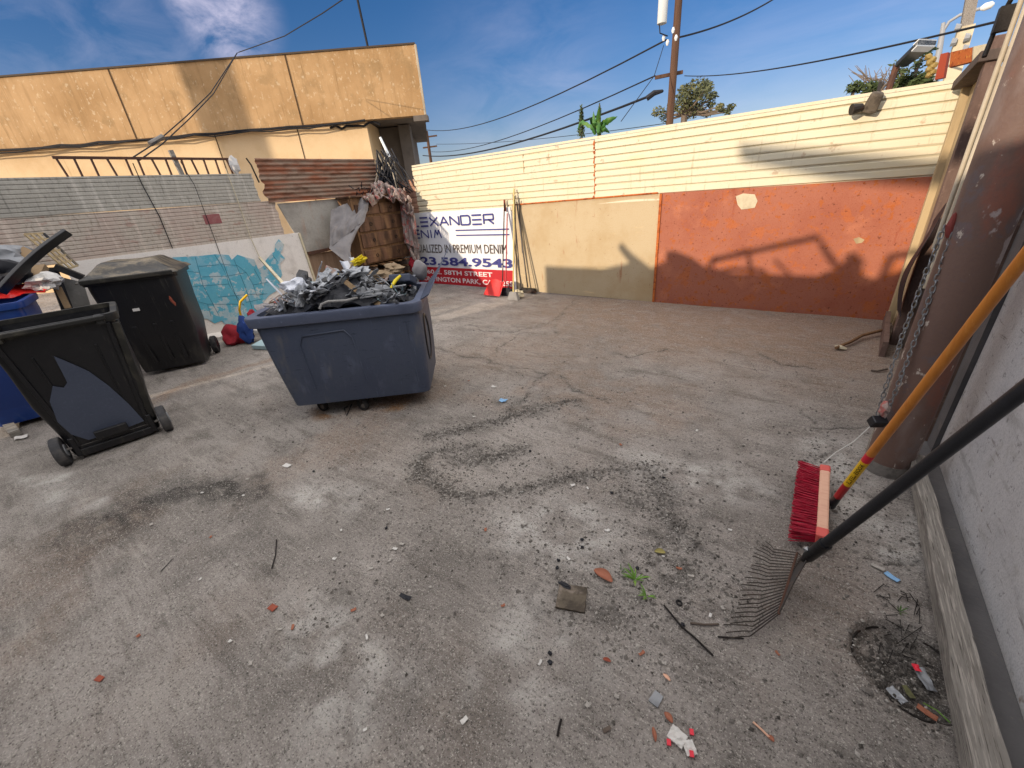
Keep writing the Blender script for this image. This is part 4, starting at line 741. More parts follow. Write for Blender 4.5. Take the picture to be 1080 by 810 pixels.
# corner: drawers, cloth, burnt tangle, white stick
cp = Vector((-7.08, 5.28, 0)); yaw = D2R(90)
dr = thing('chest_of_drawers', cp, 'scorched wooden chest of drawers draped with cloth in the far left corner', 'chest of drawers', rz=yaw)
W_, Dp, Hh = 1.14, .38, 1.16; zb_ = .62
inparent(dr, MB().box((0, 0, zb_+Hh/2), (W_, Dp, Hh))).build('carcass', 'oldwood', dr, bevel=.006)
inparent(dr, MB().box((0, -.02, zb_+Hh+.015), (W_+.06, Dp+.06, .03))).build('top', 'drawerwood', dr, bevel=.006)
rows = [(.955, .2), (.70, .26), (.42, .26), (.14, .25)]
for k, (zc, hh_) in enumerate(rows):
    for sx in ((-1, 1) if k == 0 else (0,)):
        w2 = W_*.44 if k == 0 else W_*.92; xc = sx*W_*.235
        dd = inparent(dr, MB().box((xc, -Dp/2-.012, zb_+zc), (w2, .03, hh_-.02))).build('drawer', 'drawerwood', dr, bevel=.008)
        for hx in ((0,) if k == 0 else (-.26, .26)):
            m2 = MB().torus((xc+hx, -Dp/2-.035, zb_+zc), .026, .005, (0, 1, 0), 12, 6); m2.v = [dr.matrix_basis @ v for v in m2.v]; m2.build('handle', 'darksteel', dd)
pl = thing('pallet_stack', (cp.x, cp.y, 0), 'stack of old wooden pallets under the chest of drawers', 'pallets', rz=yaw)
for L in range(5):
    for k in range(5): inparent(pl, MB().box((-.4+.2*k, 0, .105+.12*L), (.1, .56, .02))).build('slat', 'oldwood', pl)
    for k in (-.4, 0, .4): inparent(pl, MB().box((k, 0, .05+.12*L-.01), (.08, .56, .075))).build('bearer', 'darkwood', pl)
def quadcloth(c, depth, amp=.05, nu=20, nv=14, seed=0, th=.006, extra=None):
    """c: four pixel corners; bilinear patch with folds"""
    Q = [dep(x, y, d_) for (x, y), d_ in zip(c, depth)]
    def fn(u, v):
        p = Q[0].lerp(Q[1], u).lerp(Q[3].lerp(Q[2], u), v)
        k = mnoise.noise(Vector((u*4, v*2, seed)))*amp+mnoise.noise(Vector((u*11, v*6, seed)))*amp*.35
        return p+Vector((.55, -.71, .4))*k
    return MB().sheet(fn, nu, nv, th)
o = quadcloth([(349, 221), (392, 203), (384, 234), (347, 262)], (7.1, 7.35, 7.25, 7.0), .10, 30, 20, seed=1)
m2 = quadcloth([(347, 262), (384, 234), (366, 258), (374, 284)], (7.0, 7.25, 7.1, 6.9), .05, seed=2, nu=14, nv=10); o.add(m2.v, m2.f)
o = o.build('canvas_sheet', 'canvas', smooth=True); tag(o, 'grey canvas sheet hanging off the left side of the chest of drawers', 'cloth')
m2 = MB()
def cloth4(Q, amp, seed, nu=26, nv=22, th=.01):
    def fn(u, v):
        p = Q[0].lerp(Q[1], u).lerp(Q[3].lerp(Q[2], u), v)
        k = mnoise.noise(Vector((u*3.3, v*2.4, seed)))*amp+mnoise.noise(Vector((u*8, v*6, seed)))*amp*.4+abs(mnoise.noise(Vector((u*6+v*2, v*1.2, seed+9))))*amp*.5
        return p+Vector((.06, -.05, .03))+Vector((.62, -.62, .45))*k
    return MB().sheet(fn, nu, nv, th)
X1, Y1 = -6.86, 5.86
for k, Q_ in enumerate((
  [onx(384, 213, X1+.02), onx(397, 195, -7.1), onx(408, 205, -7.0), onx(392, 217, X1+.04)],
  [onx(394, 198, -7.15), onx(412, 196, -7.1), onx(414, 214, X1+.05), onx(397, 212, X1+.03)],
  [onx(408, 198, -7.05), ony(428, 203, Y1), ony(430, 216, Y1-.1), onx(410, 213, X1+.05)],
  [ony(418, 203, Y1), ony(434, 211, Y1), ony(436, 232, Y1-.06), ony(426, 226, Y1-.1)],
  [ony(423, 218, Y1), ony(436, 220, Y1), ony(442, 263, Y1-.04), ony(427, 258, Y1-.1)],
  [ony(427, 254, Y1-.02), ony(442, 258, Y1), ony(443, 284, Y1), ony(437, 277, Y1-.08)])):
    t2 = cloth4(Q_, .26 if k < 4 else .13, 40+k); m2.add(t2.v, t2.f)
o = m2.build('patterned_quilt', 'quilt', smooth=True); tag(o, 'crumpled pink and grey quilt draped over the top and right side of the drawers', 'quilt')
o = MB().blob(ony(436, 279, 5.75), (.09, .08, .13), .4, 4, 3, 2).build('wine_red_rag', 'redcloth', smooth=True); tag(o, 'wine red rag hanging under the quilt end', 'rag')
o = MB().cyl(azd(411, 166, 9.15), azd(401, 145, 9.3), .028, .022, 8).build('white_stick', 'lampwhite'); tag(o, 'white stick sticking out of the burnt bundle in the corner', 'stick')
ft = thing('bundle_of_cables', azd(410, 200, 9.0), 'dark frayed bundle of bars and cables rising in the far left corner', 'cable bundle'); mb = MB(); m3 = MB()
for i in range(46):
    a = azd(rr.uniform(398, 436), rr.uniform(192, 212), 9.0+rr.uniform(-.15, .15)); c = azd(rr.uniform(396, 416), rr.uniform(155, 180), 9.1+rr.uniform(-.1, .1)); m_ = a.lerp(c, .5)+Vector((rr.uniform(-.08, .08), rr.uniform(-.05, .05), 0)); (m3 if i % 7 == 0 else mb).tube([a, m_, c], .011, 5)
mb.blob(azd(412, 190, 9.4), (.16, .1, .2), .5, 4, 2, 3)
mb.build('dark_cable', 'scrapdark', ft); m3.build('pale_cable', 'conduit', ft)
mb = MB()
for i in range(30): a = azd(rr.uniform(372, 396), rr.uniform(197, 210), 8.7); mb.tube([a, a+Vector((rr.uniform(-.15, .15), 0, rr.uniform(-.12, .14)))], .008, 4)
o = mb.build('black_wire_tangle', 'scrapdark'); tag(o, 'tangle of black wire under the rusty corrugated sheet', 'wire tangle')

# tools against the banner: base points on the ground near the wall
def px_tool(nm, label, top, bot, r, m1, head=None, cat='broom'):
    a = ony(*top, YB-.07); c = bot; T = thing(nm, (c.x, c.y, 0), label, cat); MB().cyl(c, a, r, n=8).build('handle', m1, T, smooth=True); return T, a, c
c = GG(527, 314, .03); T, a, c_ = px_tool('dustpan', 'red long handled dustpan leaning in front of the banner', (532, 212), c+Vector((0, .1, .1)), .010, 'darksteel', cat='dustpan')
tp_ = c+Vector((.02, .08, .0)); 
MB().sheet(lambda u, v: tp_+Vector((-.36+.34*u+.06*v*(1-u), -.1-.0*u+.12*v, .015+.20*v+.05*v*math.sin(u*3.1))), 10, 8, .012).build('pan', 'redplastic', T, smooth=True)
MB().prism([tp_+Vector((-.36, -.11, 0)), tp_+Vector((0, -.11, 0)), tp_+Vector((.02, .04, .22)), tp_+Vector((-.28, .04, .2))], (.0, .012, .004)).build('back_plate', 'redplastic', T)
MB().cyl(a-Vector((0, 0, .16)), a+Vector((0, 0, .02)), .022, .016, 8).build('grip', 'brick', T)
T, a, c_ = px_tool('red_handled_broom', 'broom with a red handle and small dark head beside the dustpan', (535, 225), GG(534, 312, .12), .010, 'redpaint')
inb = MB(); inb.box(c_-Vector((0, 0, .05)), (.2, .06, .14), taper=.6); inb.build('bristles', 'scrapdark', T)
T, a, c_ = px_tool('yellow_handled_broom', 'broom with a pale yellow handle and grey head, in the middle of the tools', (542, 199), GG(542, 316, .12), .0125, 'paleyellow')
MB().box(c_-Vector((0, 0, .05)), (.22, .08, .13), taper=.6).build('bristles', 'greycard', T)
T, a, c_ = px_tool('black_rod', 'thin black rod right of the yellow broom handle', (541, 205), GG(550, 311, .1), .009, 'rakeblack', cat='pole')
T, a, c_ = px_tool('mop', 'mop with a dark handle and pale tangled head at the right of the tools', (543, 207), GG(546, 314, .12), .009, 'darksteel', cat='mop')
m2 = MB(); m2.blob(c_-Vector((-.03, 0, .05)), (.1, .07, .07), .5, 2, 2, 3); m2.build('mop_head', 'palepaint', T)
T, a, c_ = px_tool('flat_broom', 'broom with a grey handle and flat dark head, rightmost of the tools', (545, 213), GG(557, 309, .1), .0125, 'steel')
MB().box(c_-Vector((0, 0, .05)), (.34, .08, .07), taper=.8).build('broom_head', 'darksteel', T)
T, a, c_ = px_tool('grey_pole', 'slim grey pole beside the rightmost broom', (547, 211), GG(554, 307, .02), .010, 'steel', cat='pole')
o = MB().blob(GG(537, 312, .07), (.07, .06, .08), .35, 6).build('dark_bucket_rag', 'scrapdark'); tag(o, 'dark rag heap at the foot of the tools', 'rag')

# ================================================================== WHEELED BINS
def ring(w, d, z, r=.06, n=5, cx=0, cy=0):
    out = []
    for qx, qy, a0 in ((1, 1, 0), (-1, 1, 90), (-1, -1, 180), (1, -1, 270)):
        for k in range(n): a = D2R(a0+90*k/(n-1)); out.append((cx+qx*(w/2-r)+r*math.cos(a), cy+qy*(d/2-r)+r*math.sin(a), z))
    return out
def loft(rings, capb=True, capt=False):
    n = len(rings[0]); vs = [p for r in rings for p in r]; fs = [(i*n+k, i*n+(k+1) % n, (i+1)*n+(k+1) % n, (i+1)*n+k) for i in range(len(rings)-1) for k in range(n)]
    if capb: fs.append(tuple(range(n))[::-1])
    if capt: fs.append(tuple((len(rings)-1)*n+k for k in range(n)))
    return MB().add(vs, fs)
def bin_(nm, loc, rz, label, bodym, rimm, lid=None, wheelm='rubber', hgt=1.0, tilt=0, w=.62, d=.66):
    T = thing(nm, loc, label, 'wheeled bin', rz=rz)
    def B(mb, n, m, par=None, **k): inparent(T, mb); return mb.build(n, m, par or T, **k)
    # local +y is the wheel side
    wall = [ring(w*.76, d*.74, .05, .05, cy=.03), ring(w*.80, d*.78, .25, .05, cy=.02), ring(w*.9, d*.9, .7, .055, cy=0), ring(w*.95, d*.96, hgt-.12, .06, cy=0), ring(w*.95, d*.96, hgt-.001, .06)]
    inn = [ring(w*.93, d*.94, hgt-.001, .055), ring(w*.90, d*.90, .5, .05, cy=0), ring(w*.74, d*.72, .09, .05, cy=.03)]
    B(loft(wall+inn, True, True), 'body', bodym, smooth=True)
    mb = loft([ring(w*.955, d*.965, hgt-.05, .06), ring(w+.015, d+.02, hgt-.05, .07), ring(w+.025, d+.03, hgt-.01, .07), ring(w+.02, d+.025, hgt+.006, .07), ring(w*.92, d*.93, hgt+.006, .055), ring(w*.92, d*.93, hgt-.03, .055)], False, False)
    B(mb, 'rim', rimm, smooth=True)
    mb = MB().box((0, d/2+.055, hgt-.01), (w*.82, .035, .035))
    for s in (-1, 1): mb.box((s*w*.36, d/2+.02, hgt-.025), (.05, .09, .07))
    B(mb, 'handle', rimm, bevel=.008)
    for s in (-1, 1):
        c = (s*(w*.38+.05), d*.40, .115); wl = B(MB().cyl((c[0]-.03, c[1], c[2]), (c[0]+.03, c[1], c[2]), .115, n=28), 'wheel', wheelm, bevel=.01)
        m2 = MB().cyl((c[0]-.036, c[1], c[2]), (c[0]+.036, c[1], c[2]), .05, n=14); m2.v = [T.matrix_basis @ v for v in m2.v]; m2.build('hub', 'scrapgrey' if wheelm == 'rubber_grey' else 'blackplastic', wl)
    B(MB().cyl((-w*.4, d*.40, .115), (w*.4, d*.40, .115), .012, n=8), 'axle', 'steel')
    mb = MB().box((0, d*.40, .06), (w*.62, .06, .06)).box((0, d*.36, .13), (w*.24, .1, .05))
    for s in (-1, 1): mb.box((s*w*.33, d*.37, .12), (.035, .1, .16))
    B(mb, 'foot_plate', bodym, bevel=.006)
    mb = MB()                                            # ribs down the back
    for s in (-1, 1):
        mb.bar((s*w*.30, d*.365+.03, .12), (s*w*.40, d*.475+.004, hgt-.06), .028, .028, up=(0, 1, 0))
        mb.bar((s*w*.20, d*.365+.030, .12), (s*w*.235, d*.475+.000, hgt-.2), .012, .016, up=(0, 1, 0))
    B(mb, 'rib', bodym, bevel=.004)
    if rimm == 'worn_gleam':
        B(MB().bar((-w*.355, d*.365+.02, .16), (-w*.462, d*.475-.004, hgt-.07), .045, .03, up=(0, 1, 0)).bar((-w*.372, d*.365-.03, .16), (-w*.476, d*.475-.05, hgt-.07), .02, .05, up=(0, 1, 0)), 'worn_gleam_corner', rimm, bevel=.006)  # paler corner strip: worn plastic plus the gleam of the lit edge as colour
    return T, B
T, B = bin_('wheeled_bin', (-4.66, .37, 0), D2R(-101), 'open black wheeled bin with a grey blue patch on its back, nearest on the left', 'blackplastic', 'worn_gleam', wheelm='rubber_grey', w=.72, d=.66, hgt=1.06)
def backface(xl, z):                                      # local point on the back face of the bin at height z
    d = .66; k = (z-.05)/1.0; y = d*.37+.03+(d*.48-d*.37-.03)*min(1, max(0, k)); return Vector((xl, y+.012, z))
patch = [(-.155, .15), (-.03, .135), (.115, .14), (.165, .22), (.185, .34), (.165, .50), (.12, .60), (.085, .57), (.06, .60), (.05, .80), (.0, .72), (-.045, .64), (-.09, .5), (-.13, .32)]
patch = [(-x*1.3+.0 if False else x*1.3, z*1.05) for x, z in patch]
B(MB().prism([backface(x, z) for x, z in patch], (0, .003, 0)), 'grey_blue_patch', 'bluegrey', tri=True)  # flat irregular grey blue patch, just proud of the back face
B(MB().box((-.0, .33, .175), (.2, .03, .07)), 'latch_plate', 'blackplastic', bevel=.008)
T, B = bin_('wheeled_bin', (-6.30, 1.33, 0), D2R(62), 'black wheeled bin with a dusty closed lid, beside the map board', 'blackplastic', 'blackplastic', w=.82, d=.70, hgt=1.15)
def lidf(u, v):
    x = (u-.5)*.87; y = (v-.5)*.77; e = max(abs(u-.5), abs(v-.5))*2
    z = 1.18+.13*(1-sm(.45, .95, np.float64(e)))-.03*(v > .5)*(e < .5)+.008*math.sin(u*9)*(e < .6); return (x, y, float(z)-(.03 if e > .97 else 0))
B(MB().sheet(lidf, 28, 28, .01), 'lid', 'dustyplastic', smooth=True)
mb = MB()
for s in (-.2, .2): mb.box((s, .38, 1.19), (.09, .12, .05))
B(mb, 'hinge', 'dustyplastic', bevel=.01); B(MB().box((0, -.385, 1.15), (.80, .03, .05)), 'front_lip', 'worn_gleam', bevel=.01)
B(MB().box((-.07, -.3385, .80), (.06, .012, .03)), 'white_sticker', 'paper'); 
mb = MB()
for s in (-.14, .02, .16): mb.bar((s, -.262, .15), (s*1.15, -.318, .62), .04, .02, up=(0, 1, 0))
B(mb, 'front_rib', 'blackplastic', bevel=.006)
B(MB().blob((.27, -.31, .86), (.03, .02, .1), .4, 3), 'red_stain', 'brick')
T, B = bin_('wheeled_bin', (-6.02, .06, 0), D2R(75), 'blue open wheeled bin heaped with rubbish, at the left edge behind the black bin', 'blueplastic', 'blueplastic', w=.7, d=.66, hgt=1.12)
bc = Vector((-6.22, .02, 0))
def item(mb, nm, m, label, cat, group=None, **k): o = mb.build(nm, m, **k); return tag(o, label, cat, group)
item(quadcloth([(-10, 301), (36, 299), (50, 306), (-10, 318)], (4.0, 4.1, 4.0, 3.8), .08, seed=12), 'red_bag', 'redplastic', 'bright red plastic bag lying in the blue bin', 'bag', smooth=True)
item(MB().blob(onx(46, 297, -6.3), (.14, .12, .08), .5, 6, 3, 2), 'white_paper_ball', 'paper', 'crumpled pale paper on the right of the blue bin', 'paper')
item(MB().box(onx(22, 276, -6.7), (.24, .3, .05), Matrix.Rotation(.6, 3, 'X') @ Matrix.Rotation(.4, 3, 'Y')), 'tan_carton', 'cardboard', 'flattened tan carton sunlit behind the bin lid', 'carton')
item(MB().box(onx(34, 288, -6.45), (.18, .2, .06), Matrix.Rotation(-.6, 3, 'Z') @ Matrix.Rotation(.5, 3, 'Y')), 'brown_box', 'cardboard', 'small brown box on top of the blue bin load', 'box')
item(MB().blob(onx(8, 290, -6.4), (.2, .18, .12), .4, 9, 3, 1.5), 'black_rubbish_bag', 'scrapdark', 'black rubbish bag at the back of the blue bin', 'bag', smooth=True)
item(MB().blob(onx(0, 272, -6.9), (.25, .2, .13), .4, 19, 3, 1.5), 'grey_rubbish_bag', 'scrapgrey', 'grey rubbish bag at the left edge above the blue bin', 'bag', smooth=True)
# open lid seen edge-on: long dark blade
a, c = onx(-8, 306, -5.9), onx(66, 241, -6.1)
item(MB().sheet(lambda u, v: a.lerp(c, u)+Vector((-.10*v, .05*v, -.05*v))+Vector((0, 0, .03*math.sin(u*3.1))), 14, 3, .03), 'loose_bin_lid', 'rakeblack', 'loose black bin lid standing on edge, slanting up over the blue bin', 'bin lid', bevel=.006)
# broken crate / slatted chair back, lit
cr_ = thing('broken_plastic_crate', dep(55, 265, 5.3), 'broken pale slatted plastic crate side leaning between the bins', 'crate')
a0, a1, b0_, b1 = onx(26, 247, -6.75), onx(46, 246, -6.8), onx(70, 284, -6.6), onx(82, 280, -6.65)
for k in range(4): u = k/3; MB().bar(a0.lerp(a1, u), b0_.lerp(b1, u), .022, .014).build('slat', 'dustyplastic' if k == 3 else 'tanpost', cr_)
for k in range(7): u = k/6; MB().bar(a0.lerp(b0_, u), a1.lerp(b1, u), .014, .02).build('crosspiece', 'tanpost', cr_)
item(MB().prism([onx(64, 292, -6.7), onx(88, 298, -6.7), onx(100, 336, -6.7), onx(78, 342, -6.7)], (-.03, .0, 0)), 'pale_board', 'greycard', 'pale dusty board standing between the blue bin and the lidded black bin', 'board')
item(MB().bar(onx(54, 282, -6.62), onx(78, 345, -6.6), .09, .05), 'dark_post', 'scrapdark', 'dark plastic post left of the pale board between the bins', 'post')
item(MB().bar(onx(58, 281, -6.55), onx(88, 293, -6.5), .08, .06), 'black_hinge_arm', 'blackplastic', 'black arm sticking out left of the dusty bin lid', 'bin part')
item(MB().bar(onx(61, 303, -6.3), onx(72, 325, -6.25), .05, .03), 'cardboard_strip', 'cardboard', 'torn cardboard strip at the right corner of the blue bin', 'cardboard')
item(MB().bar(GG(-12, 420, .12), GG(18, 460, .03), .07, .05), 'timber_offcut', 'greytimber', 'grey wooden leg at the left edge beside the blue bin', 'timber')
item(MB().sheet(lambda u, v: GG(16+14*u, 462-3*u+3*v, .012+.004*math.sin(u*8)), 6, 2, .003), 'yellow_wrapper', 'paper', 'crumpled yellowish wrapper by the wooden leg', 'wrapper')

# ================================================================== RUBBISH TRUCK (tilting plastic cart)
CR = Vector((-2.50, 2.09)); ang = D2R(41); cu = Vector((math.cos(ang), math.sin(ang))); cv = Vector((-cu.y, cu.x))
LT, WT, ZT, ZB = 1.30, .80, .925, .14
tk = thing('rubbish_cart', ((CR-cu*LT/2+cv*WT/2).x, (CR-cu*LT/2+cv*WT/2).y, 0), 'blue grey plastic tilt cart heaped with rubbish in the middle of the yard', 'rubbish cart')
def TP(s, w, z): q = CR-cu*s+cv*w; return Vector((q.x, q.y, z))
def cring(s0, s1, w0, w1, z, r=.07, n=5, dz=0):
    out = []
    for (sx, wx_, a0) in ((s0+r, w0+r, 0), (s1-r, w0+r, 1), (s1-r, w1-r, 2), (s0+r, w1-r, 3)):
        for k in range(n):
            a = a0*math.pi/2+math.pi/2*k/(n-1); q = (sx-r*math.cos(a), wx_-r*math.sin(a)); 
            out.append(TP(q[0], q[1], z+dz*q[0]))
    return out
def crr(s0, s1, w0, w1, z, r=.07, n=6):
    out = []
    for (cx_, cy_, a0) in ((s1-r, w1-r, 0), (s0+r, w1-r, 90), (s0+r, w0+r, 180), (s1-r, w0+r, 270)):
        for k in range(n): a = D2R(a0+90*k/(n-1)); out.append(TP(cx_+r*math.cos(a), cy_+r*math.sin(a), z))
    return out
rings_ = []
for k in range(9):
    u = k/8; z = ZB+(ZT-.02-ZB)*u; tl = (1-u)*.12; bow = .015*math.sin(math.pi*u)
    rings_.append(crr(.0-bow+.02*(1-u), LT-tl, -.0-bow, WT-.05*(1-u), z, .06+.03*u))
inner = [crr(.03, LT-.03, .03, WT-.03, ZT-.02, .08), crr(.05, LT-.28, .04, WT-.08, ZB+.2, .06)]
loft(rings_+inner, True, True).build('tub', 'truckplastic', tk, smooth=True)
rimr = [crr(-.005, LT+.005, -.005, WT+.005, ZT-.085, .09), crr(-.03, LT+.035, -.03, WT+.03, ZT-.075, .1), crr(-.04, LT+.045, -.04, WT+.04, ZT-.01, .1), crr(-.035, LT+.04, -.035, WT+.035, ZT+.004, .1), crr(.03, LT-.03, .03, WT-.03, ZT+.004, .08), crr(.03, LT-.03, .03, WT-.03, ZT-.04, .08)]
loft(rimr, False, False).build('rim', 'truckrim', tk, smooth=True)
# embossed frames on the long side and the end
mb = MB()
def sw(s, z): return TP(s, -.003-.015*math.sin(math.pi*(z-ZB)/(ZT-ZB)), z)
MB().tube([sw(.95, .28), sw(.965, .68), sw(.93, .75), sw(.60, .765), sw(.55, .70), sw(.52, .30)], .006, 6).build('embossed_line', 'truckplastic', tk, smooth=True); MB().tube([sw(.10, .25), sw(.10, .78)], .005, 6).build('embossed_line', 'truckplastic', tk, smooth=True)
mb = MB(); ep = lambda w, z: TP(.0-.015*math.sin(math.pi*(z-ZB)/(ZT-ZB))+.02*(1-(z-ZB)/(ZT-ZB))+.0, w, z)
mb.tube([ep(.25+.13*math.cos(a_), .56+.2*math.sin(a_)) for a_ in np.linspace(0, 2*math.pi, 20)], .012, 6); mb.build('end_emblem', 'blackplastic', tk, smooth=True)
for s, w in ((.62, .06), (1.0, .14), (.25, .62), (.62, .74)):
    c = TP(s, w, .055); wl = MB().cyl(c-Vector((cu.x, cu.y, 0))*.02-Vector((cv.x, cv.y, 0))*.012, c+Vector((cu.x, cu.y, 0))*.0+Vector((cv.x, cv.y, 0))*.02, .055, n=20)
    ob = wl.build('caster_wheel', 'rubber', tk, bevel=.006)
    MB().cyl(c-Vector((cv.x, cv.y, 0))*.03, c+Vector((cv.x, cv.y, 0))*.035, .02, n=10).build('hub', 'steel', ob)
    MB().bar(c+Vector((0, 0, .02)), c+Vector((0, 0, .10)), .06, .02).build('fork', 'darksteel', ob)
loft([crr(.2, .95, .1, .65, ZB-.03, .03), crr(.2, .95, .1, .65, ZB+.005, .03)], True, True).build('under_frame', 'darksteel', tk)
# load
mb = MB()
def lf(u, v):
    s = .05+(LT-.12)*u; w = .05+(WT-.1)*v; m_ = max(0, math.sin(math.pi*min(1, max(0, (1-u)*1.12))))*max(0, math.sin(math.pi*(v*.9+.1)))
    return TP(s, w, ZT-.05+.21*m_+.05*mnoise.noise(Vector((u*9, v*6, 2)))+.03*mnoise.noise(Vector((u*22, v*15, 5))))
mb.sheet(lf, 44, 30, .02); o = mb.build('mixed_rubbish', 'scrapdark', smooth=False); tag(o, 'dark mass of mixed small rubbish filling the cart', 'rubbish', kind='stuff')
GR = 'rubbish heaped in the cart'
def CP(s, w, dz): 
    p = lf(min(1, max(0, (s-.05)/(LT-.12))), min(1, max(0, (w-.05)/(WT-.1)))); return p+Vector((0, 0, dz))
def RR(): return Matrix.Rotation(rnd.uniform(-1, 1), 3, 'X') @ Matrix.Rotation(rnd.uniform(-1, 1), 3, 'Y') @ Matrix.Rotation(rnd.uniform(-3, 3), 3, 'Z')
def strip(p, L, w, bend, R, th=.004):
    def fn(u, v): q = Vector(((u-.5)*L, (v-.5)*w, bend*math.sin(u*math.pi)+.15*w*math.sin(u*17+v*3))); return p+R @ q
    return MB().sheet(fn, 12, 3, th)
def spec(px, py, d=3.6): return dep(px, py, d)
item(quadcloth([(301, 300), (336, 308), (345, 316), (301, 313)], (3.55, 3.45, 3.35, 3.5), .02, seed=31, th=.012), 'bent_grey_cardboard', 'greycard', 'bent grey cardboard strip over the left corner of the cart', 'cardboard')
item(MB().tube([spec(337, 326, 3.12), spec(339, 321, 3.12), spec(346, 318, 3.13), spec(365, 317, 3.15), spec(377, 314, 3.2)], .010, 8), 'bent_white_pipe', 'greycard', 'thin pale bent pipe hooked over the front rim of the cart', 'pipe', smooth=True)
item(MB().sheet(lambda u, v: spec(358+9*v+10*u, 275+22*u, 3.75)+Vector((.03*math.sin(v*3.1), -.03*math.sin(v*3.1), .02*math.sin(u*3))), 12, 8, .005), 'white_plastic_shell', 'whiteplastic', 'upright white plastic shell on the heap, beside the yellow rag', 'plastic piece', smooth=True)
item(MB().sheet(lambda u, v: spec(368+5*v+6*u, 271+15*u, 3.8)+Vector((.03*math.sin(v*3.1), -.03*math.sin(v*3.1), 0)), 10, 6, .005), 'white_plastic_flap', 'whiteplastic', 'smaller white flap between the white shell and the yellow rag', 'plastic piece', smooth=True)
item(MB().blob(spec(378, 275, 3.75), (.075, .035, .03), .6, 5, 3, 2.5, Matrix.Rotation(.6, 3, 'Z') @ Matrix.Rotation(-.3, 3, 'Y')), 'yellow_rag', 'yellowplastic', 'bright yellow rag on top of the heap', 'rag', smooth=True)
item(MB().blob(spec(351, 287, 3.8), (.075, .06, .035), .1, 5, 3), 'grey_dome_cap', 'greycard', 'round grey cap at the left of the white shell', 'cap', smooth=True)
item(MB().box(spec(346, 298, 3.6), (.26, .09, .012), Matrix.Rotation(.75, 3, 'Z') @ Matrix.Rotation(-.15, 3, 'Y')), 'pale_blue_strip', 'tealplastic', 'pale blue flat strip lying across the left of the heap', 'plastic strip', bevel=.003)
item(MB().tube([spec(354, 290, 3.6), spec(358, 291, 3.55), spec(361, 297, 3.5), spec(361, 303, 3.5)], [.012, .02, .02, .012], 8), 'yellow_tube', 'yellowplastic', 'curved yellow tube below the pale blue strip', 'tube', smooth=True)
item(MB().tube([spec(422, 291, 3.5), spec(417, 296, 3.45), spec(412, 304, 3.4)], [.012, .016, .01], 8), 'yellow_green_strap', 'yellowplastic', 'yellow green strap on the right of the heap', 'strap', smooth=True)
m2 = MB().blob(spec(398, 291, 3.75), (.15, .07, .05), .4, 3, 3, 2, Matrix.Rotation(.7, 3, 'Z')); m2.blob(spec(415, 284, 3.8), (.1, .07, .05), .4, 7, 3, 2)
item(m2, 'tan_cloth_bundle', 'burlap', 'tan cloth bundle on the heap in front of the drawers', 'cloth', smooth=True)
item(MB().blob(spec(443, 285, 3.75), (.075, .06, .085), .15, 3, 3), 'pale_plastic_jug', 'canvas', 'pale rounded jug at the right end of the heap', 'jug', smooth=True)
item(MB().box(spec(425, 295, 3.6), (.2, .17, .07), Matrix.Rotation(.5, 3, 'Z') @ Matrix.Rotation(-.4, 3, 'X')), 'blue_grey_box', 'bluegrey', 'blue grey plastic box tilted on the right of the heap', 'box', bevel=.012)
item(MB().box(spec(384, 299, 3.6), (.16, .12, .1), Matrix.Rotation(.9, 3, 'Z') @ Matrix.Rotation(.3, 3, 'X')), 'grey_appliance_part', 'scrapgrey', 'grey appliance part in the middle of the heap', 'machine part', bevel=.012)
item(MB().tube([spec(368, 287, 3.6), spec(377, 298, 3.5), spec(383, 311, 3.4)], .007, 6), 'grey_rod', 'steel', 'thin grey rod slanting down the middle of the heap', 'rod')
item(quadcloth([(370, 305), (403, 303), (398, 313), (352, 320)], (3.5, 3.4, 3.25, 3.3), .05, seed=41), 'olive_tarp_piece', 'olive', 'crumpled olive tarp piece over the front rim of the cart', 'tarp')
item(quadcloth([(268, 322), (298, 318), (290, 327), (272, 332)], (3.55, 3.6, 3.4, 3.3), .04, seed=43), 'lilac_plastic_sheet', 'canvas', 'crumpled lilac grey plastic at the left end of the cart', 'plastic sheet')
# curved black flap on the right corner, lit outside
A_, B_ = TP(-.03, .05, ZT), TP(-.02, WT-.05, ZT)
def flp(u, v):
    p = A_.lerp(B_, .02+.9*u); return p+Vector((cu.x, cu.y, 0))*(.24*v+.02*math.sin(v*3))*(.3+.7*u)+Vector((0, 0, .30*v*(.12+.88*u)-.0))
item(MB().sheet(flp, 14, 8, .008), 'raised_plastic_flap', 'truckplastic', 'dark plastic flap raised over the right end of the cart', 'flap', smooth=True)
kinds = [('crushed_can', 'foil', 'crushed metal can in the cart heap'), ('rag_scrap', 'quilt', 'patterned rag scrap in the cart heap'), ('plastic_shard', 'whiteplastic', 'white plastic shard in the cart heap'), ('black_plastic_scrap', 'blackplastic', 'black plastic scrap in the cart heap'), ('grey_plastic_scrap', 'scrapgrey', 'grey plastic scrap in the cart heap'), ('card_scrap', 'cardboard', 'torn card scrap in the cart heap'), ('blue_scrap', 'tealplastic', 'pale blue plastic scrap in the cart heap')]
